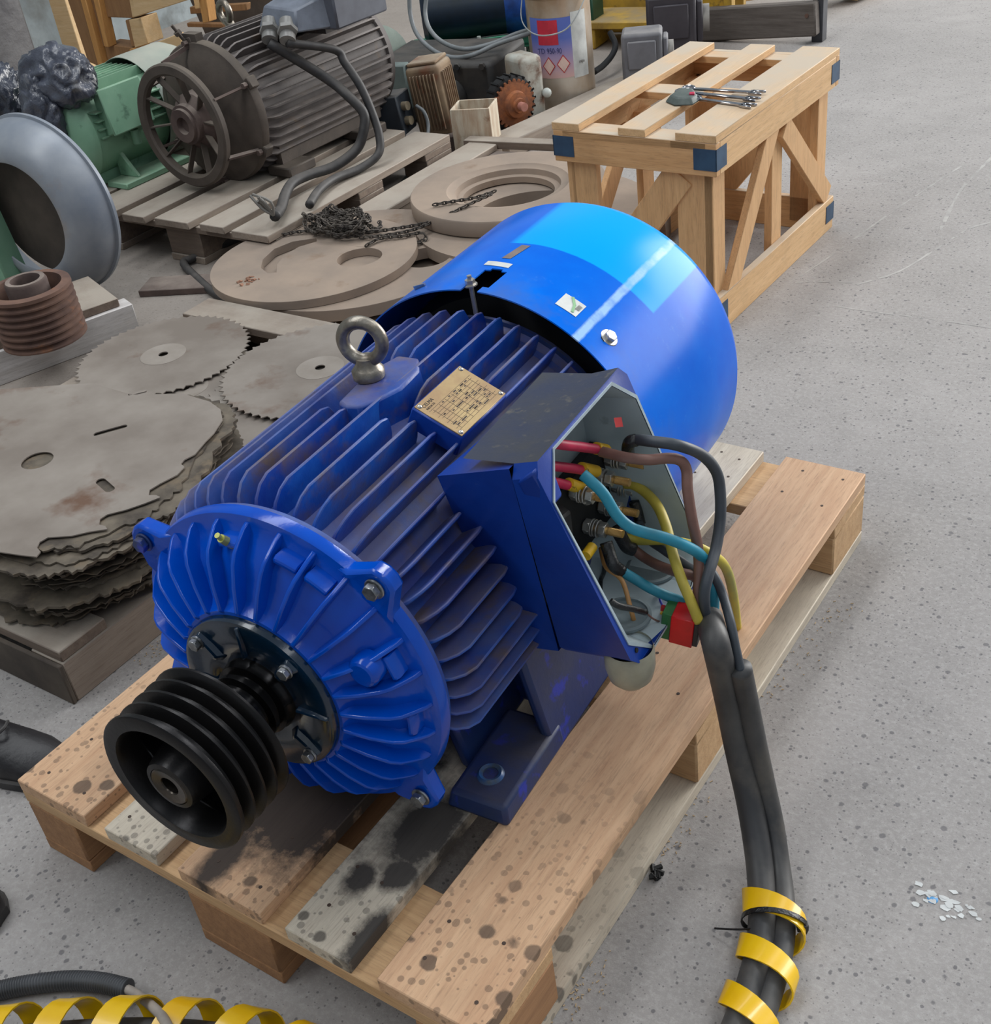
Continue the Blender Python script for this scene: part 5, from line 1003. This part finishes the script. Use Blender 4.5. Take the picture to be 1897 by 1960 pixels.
# gearbox with rusty sprocket
sk = thing('gearbox', 'white gearbox with rusty toothed wheel beside the steel bucket', 'gearbox', (-1.13, 3.10, 0)); sk.rotation_euler = (0, 0, 1.15); sk.scale = (.88, .88, .88)
dr = (0, -1, .0)
MB().box((.084, .078, .145), (.10, .15, .26)).build('casing', mat('chipped_white_casing', (186, 188, 180), (150, 136, 118), 7, rough=.55, spot=(110, 80, 62), ssc=10, slo=.54, shi=.66), sk, bev=.022, seg=3)
bwh = MB().lathe([(0, 0), (.10, 0), (.108, .004), (.108, .045), (.10, .05), (0, .05)], (-.03, .05, .115), dr, 48).build('black_wheel', blk_dark, sk)
for k in range(20):
    a = 2 * pi * k / 20; MB().box((-.03 + .108 * cos(a), .025, .115 + .108 * sin(a)), (.010, .05, .007), (0, -a, 0)).build('wheel_rib', black_iron, bwh)
spk = MB().lathe([(0, .052), (.085, .052), (.085, .064), (.055, .068), (.050, .088), (.030, .092), (.028, .105), (0, .105)], (-.03, .05, .115), dr, 56).build('sprocket', orange_rust, sk)
for k in range(26):
    a = 2 * pi * k / 26; c0 = Vector((-.03, -.003, .115)); u = Vector((cos(a), 0, sin(a))); w = Vector((-sin(a), 0, cos(a)))
    q = [c0 + u * .083 + w * .008, c0 + u * .083 - w * .008, c0 + u * .098 - w * .003, c0 + u * .098 + w * .003]; MB().hexa(q + [p + Vector((0, -.011, 0)) for p in q]).build('tooth', orange_rust, spk)
MB().cyl((-.03, -.05, .115), (-.03, -.085, .115), .017).build('shaft_end', plain('pink_rust', (176, 118, 104), .7), sk)
MB().ball((.132, -.008, .12), .020).build('oil_plug', plain('dirty_white_plug', (196, 200, 194)), sk)
# green tray and blue pump
gt = thing('pump_tray', 'oily bright green tray under the blue pump', 'tray', (-1.72, 3.72, 0)); gt.rotation_euler = (0, 0, .62)
MB().box((0, 0, .13), (.56, .30, .02)).box((0, -.145, .15), (.56, .01, .05)).build('tray', green_bright, gt, bev=.003)
for x in (-.22, .22):
    for y in (-.10, .10): MB().box((x, y, .06), (.05, .05, .12)).build('leg', dark_green, gt)
MB().cyl((.0, -.17, .12), (.0, -.17, .19), .008).build('drain_bolt', plain('pale_rod', (170, 176, 170)), gt)
pb = thing('pump', 'blue and black pump with grille on the green tray', 'pump', (-1.72, 3.75, .1405)); pb.rotation_euler = (0, 0, .62)
MB().lathe([(0, -.24), (.10, -.24), (.12, -.22), (.12, .10), (0, .10)], (0, 0, .125), (1, 0, 0), 40).build('body', mat('dark_pump', (24, 40, 58), (18, 30, 38), 9, rough=.35), pb)
bl = MB().lathe([(0, .10), (.12, .10), (.125, .12), (.125, .24), (.10, .27), (0, .27)], (0, 0, .125), (1, 0, 0), 40).build('fan_cover', pump_blue, pb)
MB().lathe([(0, 0), (.06, 0), (.06, .004), (0, .004)], (.275, 0, .125), (1, 0, 0), 24).build('grille', plain('brown_grille', (120, 112, 104)), bl)
MB().box((0, 0, .262), (.12, .10, .03)).build('top_box', green_bright, pb, bev=.004)
cable('hose', [(-1.6801, 3.2536, 0.4413), (-1.6770, 3.2358, 0.3522), (-1.6416, 3.2177, 0.2855), (-1.5554, 3.1958, 0.2368), (-1.4599, 3.1809, 0.2215), (-1.3700, 3.1811, 0.2341), (-1.3005, 3.2395, 0.2582), (-1.2288, 3.3101, 0.2735), (-1.1728, 3.3684, 0.2841)], .0085, hose_grey, 'outer grey hose looping low over the oily casting')
cable('hose', [(-1.6506, 3.3267, 0.4249), (-1.6520, 3.2954, 0.3476), (-1.6093, 3.2576, 0.2953), (-1.5434, 3.2451, 0.2547), (-1.4463, 3.2408, 0.2362), (-1.3525, 3.2806, 0.2476), (-1.2832, 3.3400, 0.2680), (-1.2226, 3.4116, 0.2813), (-1.2051, 3.4480, 0.3098)], .0085, hose_grey, 'inner grey hose looping before the green tray')
# steel bucket
bk = thing('bucket', 'tin pail with a blue, red and white hazard label', 'bucket', (-1.135, 3.42, .0)); bk.scale = (1, 1, 1.32)
BR = .118
MB().lathe([(0, .0), (BR - .004, 0), (BR, .004), (BR, .30), (BR + .004, .305), (BR, .31), (BR, .335), (BR + .005, .34), (BR + .004, .35), (BR - .004, .352), (BR - .006, .34), (BR - .008, .02), (0, .02)], (0, 0, 0), (0, 0, 1), 64).build('pail', tin, bk)
va = atan2(-3.95134, 2.47221)      # label faces the aisle
def lab(name, a0, a1, z0, z1, m, k=0, par=None, sh=0):
    mb = MB(); vs = []; N = 8; r = BR + .0012 + k * .0006
    for i in range(N + 1):
        a = va + rad(a0 + (a1 - a0) * i / N); vs += [(r * cos(a), r * sin(a), z0), (r * cos(a), r * sin(a), z1)]
    return mb.add(vs, [(2 * i, 2 * i + 2, 2 * i + 3, 2 * i + 1) for i in range(N)]).build(name, m, par or bk)
def labmat():
    t = NT('printed_label'); v = t.coord(rnd=False); sp = t.n('ShaderNodeSeparateXYZ'); t.l(v, sp.inputs[0])
    return t.out(t.mix(t.ramp(sp.outputs[2], .20, .10), lin((92, 112, 190)), lin((206, 168, 164))), .5)
L0 = lab('label', -62, 20, .095, .255, labmat()); lab('white_panel', 20, 52, .090, .265, white_lab, par=L0); lab('red_square', -42, -4, .185, .250, plain('label_red', (206, 48, 70)), 1, L0)
def labpt(a, z, k=.0026): a = va + rad(a); return Vector(((BR + k) * cos(a), (BR + k) * sin(a), z))
for j, a in enumerate((-50, -24, 2)):
    for k_, (s_, m) in enumerate(((.025, red_thin), (.0215, plain('pictogram_ground', (226, 196, 184))))):
        c = labpt(a, .125 + j * .004, .002 + .001 * k_); tx = Vector((-sin(va + rad(a)), cos(va + rad(a)), 0)); MB().add([c + Vector((0, 0, s_)), c - tx * s_, c - Vector((0, 0, s_)), c + tx * s_], [(0, 1, 2, 3)]).build('hazard_diamond', m, L0)
def ltext(s, a, z, size, m): c = labpt(a, z, .0045); tx = Vector((-sin(va + rad(a)), cos(va + rad(a)), 0)); text('lettering', s, size, m, L0, basis(c, tx, (0, 0, 1)), align='CENTER')
ltext('TD 950-90', -20, .163, .021, mat('label_navy', (40, 44, 96), rough=.6)); ltext('!', -50, .114, .028, ink_black); ltext('mipa', 36, .128, .013, ink)
hd = [labpt(-100, .315, .006)] + [labpt(a, z, k) for a, z, k in ((-80, .25, .02), (-50, .222, .02), (-22, .215, .022), (8, .225, .02), (30, .26, .02), (60, .31, .012), (82, .318, .006))]
MB().tube(hd, .0022, n=6).build('handle', plain('wire_handle', (176, 180, 178), .35), bk, smoothall=True)
# weathered planks and angle iron on the floor
for i, (x, y, rz, L_, w, z, l) in enumerate(((-.985, 3.215, .16, .82, .12, .03, 'long weathered plank lying under the bucket side'), (-.80, 3.55, .2, .7, .14, .03, 'weathered plank nearest the grey junction boxes'))):
    tag(MB().box((0, 0, 0), (w, L_, z * 2)).build('plank', wood_grey_y, None, bev=.004, loc=(x, y, z), rot=(0, 0, -rz)), l, 'plank')
tag(MB().box((0, 0, 0), (.46, .008, .07)).box((0, .03, .031), (.46, .06, .008)).box((-.225, -.01, -.01), (.012, .02, .09)).build('angle_iron', rust_dusty, None, loc=(-.88, 2.64, .036), rot=(0, 0, .12)), 'rusty steel angle behind the stepped ring', 'steel bar')
tag(MB().box((0, 0, 0), (.44, .05, .025)).build('plank', wood_grey_x, None, bev=.002, loc=(-.88, 2.74, .085), rot=(0, 0, .12)), 'thin batten lying over the rusty angle', 'plank')
# yellow machine
ym = thing('yellow_machine', 'yellow painted machine frame behind the bucket', 'machine', (-1.25, 4.35, 0)); ym.rotation_euler = (0, 0, .12)
MB().box((0, .1, .16), (.78, .04, .32)).build('back_plate', yel_mach, ym, bev=.004)
MB().box((-.05, -.08, .10), (.55, .26, .03)).build('shelf', yel_mach, ym, bev=.004)
MB().box((-.28, -.12, .05), (.20, .16, .10)).build('side_block', yel_mach, ym, bev=.006)
MB().box((.36, -.02, .17), (.035, .05, .34)).build('post', yel_mach, ym, bev=.002); MB().box((.10, .02, .2), (.04, .06, .30)).build('post', yel_mach, ym, bev=.002)
MB().box((-.25, -.12, .155), (.12, .12, .10)).build('green_box', dark_green, ym, bev=.004)
def jbox(loc, rz, s, m, lab):
    t = thing('junction_box', lab, 'junction box', loc); t.rotation_euler = (0, 0, rz)
    MB().box((0, 0, .09 * s), (.15 * s, .13 * s, .17 * s)).build('body', m, t, bev=.012, seg=2); MB().box((0, -.068 * s, .10 * s), (.105 * s, .012, .10 * s)).build('lid', m, t, bev=.004)
    MB().box((.085 * s, 0, .09 * s), (.02 * s, .09 * s, .12 * s)).build('side_flange', m, t, bev=.005)
    MB().cyl((.09 * s, 0, .09 * s), (.115 * s, 0, .09 * s), .04 * s).build('end_cap', plain('dusty_cap', (150, 146, 140), .8), t)
jbox((-.88, 3.58, .061), .45, 1.0, grey_box, 'grey junction box standing beside crate and bucket'); jbox((-.98, 4.02, .04), .45, 1.3, char_box, 'charcoal junction box behind the grey junction box')
cable('cable', [(-1.1973, 3.9016, 0.1351), (-1.1552, 3.8642, 0.0992), (-1.1394, 3.8061, 0.0746), (-1.1430, 3.7368, 0.0528), (-1.1496, 3.6714, 0.0445)], .012, blk_dark, 'short black cable arching by the yellow machine')
dbm = thing('timber_beam', 'dark old timber beam with end post behind the crate', 'beam', (-.85, 4.35, 0))
MB().beam((-.42, -.02, .045), (.36, -.02, .10), .05, .13).build('beam', wood_dark, dbm, bev=.006)
MB().box((.35, .03, .13), (.045, .05, .26)).build('end_post', mat('dark_post', (72, 74, 80), (56, 56, 60), 9, rough=.7), dbm, bev=.002)
MB().cyl((.325, -.05, .115), (.325, -.04, .115), .008).build('bolt', rust, dbm)
for i, (a, b, l) in enumerate((((-1.22, 4.55, .09), (-.55, 5.0, .12), 'pale planed lumber lying behind the dark beam'), ((-.60, 4.98, .04), (-.55, 5.25, .04), 'pale short lumber end standing farthest behind beam'))):
    tag(MB().beam(a, b, .10, .05).build('lumber', wood_light, None, bev=.003), l, 'lumber')
tag(MB().box((0, 0, .11), (.13, .10, .22)).build('brick_block', plain('orange_block', (178, 108, 78), .8), None, bev=.004, loc=(-3.38, 4.98, 0)), 'orange block far behind on the pale floor', 'block')

# ---------- foreground left ----------
def boot(loc, rz, lab):
    t = thing('boot', lab, 'boot', loc); t.rotation_euler = (0, 0, rz)
    ss = [(-.145, .030, .10), (-.13, .036, .135), (-.09, .039, .14), (-.04, .037, .115), (.01, .043, .085), (.06, .048, .066), (.10, .046, .055), (.13, .036, .045), (.146, .018, .034)]
    vs = []; N = 14
    for x, w, h in ss:
        for k in range(N): a = pi * k / (N - 1); vs.append((x, w * cos(a) * (1.0 if k not in (0, N - 1) else .96), .016 + (h - .016) * max(0, sin(a)) ** .8))
    fs = [(i * N + k, i * N + k + 1, (i + 1) * N + k + 1, (i + 1) * N + k) for i in range(len(ss) - 1) for k in range(N - 1)] + [tuple(range(N)), tuple(range((len(ss) - 1) * N, len(ss) * N))[::-1]]
    MB().add(vs, fs).build('upper', mat('black_leather', (30, 28, 30), (44, 42, 44), 22, rough=.45, bump=.4, bsc=40, bdist=.004), t, ang=70)
    so = [(x, -w * 1.08) for x, w, h in ss] + [(x, w * 1.08) for x, w, h in ss[::-1]]
    MB().prism(so, (0, 0, 0), (1, 0, 0), (0, 1, 0), (0, 0, 1), .018).build('sole', black_rub, t, bev=.002)
    for k in range(4): MB().tube([(-.02 + k * .022, -.02, .120 - k * .014), (-.01 + k * .022, 0, .126 - k * .014), (-.02 + k * .022, .02, .120 - k * .014)], .0028, n=6).build('lace', dark_steel if k < 2 else black_rub, t)
    return t
boot((-.235, .075, 0), .25, 'black leather boot behind the front pallet corner')
boot((-.085, -.175, 0), .35, 'black boot toe cut by the left picture edge')
sw2 = thing('spiral_wrap', 'yellow spiral wrap round dark cable lying at lower left', 'cable wrap', (0.3803, -0.1387, 0.0000))
s2 = Vector(sw2.location)
cl = [Vector(p) - s2 for p in [(0.1777, -0.3028, 0.0380), (0.2365, -0.2522, 0.0400), (0.3130, -0.1996, 0.0420), (0.3941, -0.1524, 0.0440), (0.4805, -0.1132, 0.0440), (0.5742, -0.0863, 0.0420), (0.6741, -0.0735, 0.0380)]]
ribbon(MB(), cl, .042, .076, .033, .0022, ph=1.2, squash=.95).build('band', yel_spiral, sw2, ang=50)
tag(MB().tube([Vector(p) + Vector((0, 0, -.012)) + s2 for p in cl], .025, n=16, samp=8).build('power_cable', sheath, None, smoothall=True), 'dark cable running inside the lower left yellow wrap', 'cable')
nk = 220
cc = smooth([Vector(p) for p in [(0.1243, -0.2289, 0.0130), (0.1499, -0.1983, 0.0130), (0.1802, -0.1711, 0.0130), (0.2211, -0.1431, 0.0140), (0.2641, -0.1250, 0.0180), (0.3114, -0.1145, 0.0240)]], 12)
tag(MB().tube(smooth(cc, 4), .0115, n=16, samp=0, rf=lambda t: .0112 if int(t * 240) % 4 < 2 else .0132).build('conduit', plain('dark_conduit', (74, 76, 80), .4), None, ang=80), 'grey corrugated conduit on the floor at lower left', 'conduit')
cable('cable', [(0.3053, -0.1162, 0.0240), (0.3332, -0.1169, 0.0320), (0.3798, -0.1262, 0.0550), (0.4305, -0.1416, 0.0900), (0.4850, -0.1638, 0.1200)], .0062, white_cable, 'pale cable leaving the corrugated conduit end')
# ---------- marks and crumbs on the floor ----------
random.seed(3)
chalk = plain('chalk', (178, 175, 171), .95)
def mark(name, pts, w, lab, m=chalk, cat='floor mark'):
    P = smooth([Vector(p) for p in pts], 10); vs = []; fs = []
    for i, p in enumerate(P):
        d = (P[min(i + 1, len(P) - 1)] - P[max(0, i - 1)]).normalized(); s = Vector((-d.y, d.x, 0)); ww = w * random.uniform(.25, 1)
        for e, zz in ((-1, .0004), (1, .0004)): vs.append(p + s * e * ww / 2 + Vector((0, 0, zz)))
    fs = [(2 * i, 2 * i + 1, 2 * i + 3, 2 * i + 2) for i in range(len(P) - 1) if random.random() < .82]
    return tag(MB().add(vs, fs).build(name, m, None), lab, cat)
mark('chalk_line', [(0.2816, 2.1809, 0.0000), (0.3258, 2.2023, 0.0000), (0.4246, 2.2288, 0.0000)], .010, 'short chalk line on floor beside crate foot')
mark('chalk_line', [(0.2785, 2.2167, 0.0000), (0.3060, 2.3644, 0.0000), (0.3442, 2.6191, 0.0000), (0.3846, 2.8553, 0.0000), (0.4321, 3.0983, 0.0000)], .008, 'long slanting chalk line right of the crate')
mark('chalk_line', [(0.4288, 2.2171, 0.0000), (0.4989, 2.3230, 0.0000), (0.5422, 2.4817, 0.0000), (0.5792, 2.6316, 0.0000), (0.6236, 2.7015, 0.0000)], .011, 'curved chalk line right of crate, lower one')
mark('chalk_line', [(0.5163, 2.6127, 0.0000), (0.4864, 2.8831, 0.0000), (0.4886, 3.0579, 0.0000), (0.4956, 3.1981, 0.0000)], .012, 'chalk line nearest the right picture edge')
mark('chalk_line', [(0.4112, 2.0843, 0.0000), (0.5268, 2.0853, 0.0000), (0.6605, 2.0914, 0.0000), (0.7865, 2.0910, 0.0000)], .006, 'faint nearly level chalk line below the others')
pm_ = MB()
for k in range(26):
    c = Vector((1.1616, 0.5067, 0.0000)) + Vector((random.gauss(0, .022), random.gauss(0, .012), .0004 + k * .00004)); r = random.uniform(.002, .007); a0 = random.random() * 6
    pm_.add([c + Vector((cos(a0 + a) * r * random.uniform(.5, 1.5), sin(a0 + a) * r * random.uniform(.4, 1), 0)) for a in [2 * pi * j / 7 for j in range(7)]], [tuple(range(7))])
tag(pm_.build('paint_splash', plain('white_paint', (206, 208, 206), .6), kind='stuff'), 'flaking white paint splash on floor at lower right', 'paint splash')
tag(MB().lathe([(0, .001), (.006, .0008), (.007, 0)], (0, 0, 0), (0, 0, 1), 14).build('paint_drop', plain('light_blue_paint', (78, 150, 205), .5), None, loc=(1.1374, 0.5071, 0.0000)), 'light blue paint drop beside the white splash', 'paint splash')
dbm_ = MB()
for k in range(9): dbm_.box(Vector((0.8124, 0.3772, 0.0060)) + Vector((random.gauss(0, .006), random.gauss(0, .006), 0)), (.012, .005, .006), (random.random(), 0, random.random() * 6))
tag(dbm_.build('crumbs', blk_dark, kind='stuff'), 'black crumbs on floor beside the pallet edge', 'debris')
sd_ = MB()
for (u0, v0, u1, v1, n_) in ((0.7979, 0.3926) + (0.7870, 0.5449) + (120,), (0.8037, 0.1462) + (0.8030, 0.2118) + (60,), (-0.2911, 0.3357) + (-0.1562, 0.4011) + (60,), (0.8028, 0.7323) + (0.8351, 1.0279) + (60,)):
    for k in range(n_):
        t = random.random(); c = Vector((u0 + (u1 - u0) * t + random.gauss(0, .016), v0 + (v1 - v0) * t + random.gauss(0, .016), .001)); sd_.box(c, (random.uniform(.001, .005), .0012, .001), (0, 0, random.random() * 6))
tag(sd_.build('wood_chips', plain('sawdust', (196, 170, 136), .9), kind='stuff'), 'fine wood chips scattered along the pallet edges', 'wood chips')
tag(MB().add([(-1.2240, 1.2962, 0.0200), (-1.2164, 1.3121, 0.0200), (-1.2048, 1.2900, 0.0200), (-1.2190, 1.2783, 0.0200)], [(0, 1, 2, 3)]).build('yellow_scrap', mark_yel, None), 'small yellow scrap at end of whitewashed timber', 'scrap')
film('plastic_sheet', (-1.9404, 1.9000, 0.4865), .06, (.9, .6, 1.1), mat('pale_film', (178, 176, 176), (140, 138, 142), 6, rough=.4, bump=.4, bsc=12, bdist=.01), 'pale grey-white film flap above the green motor', 2.2, .3)
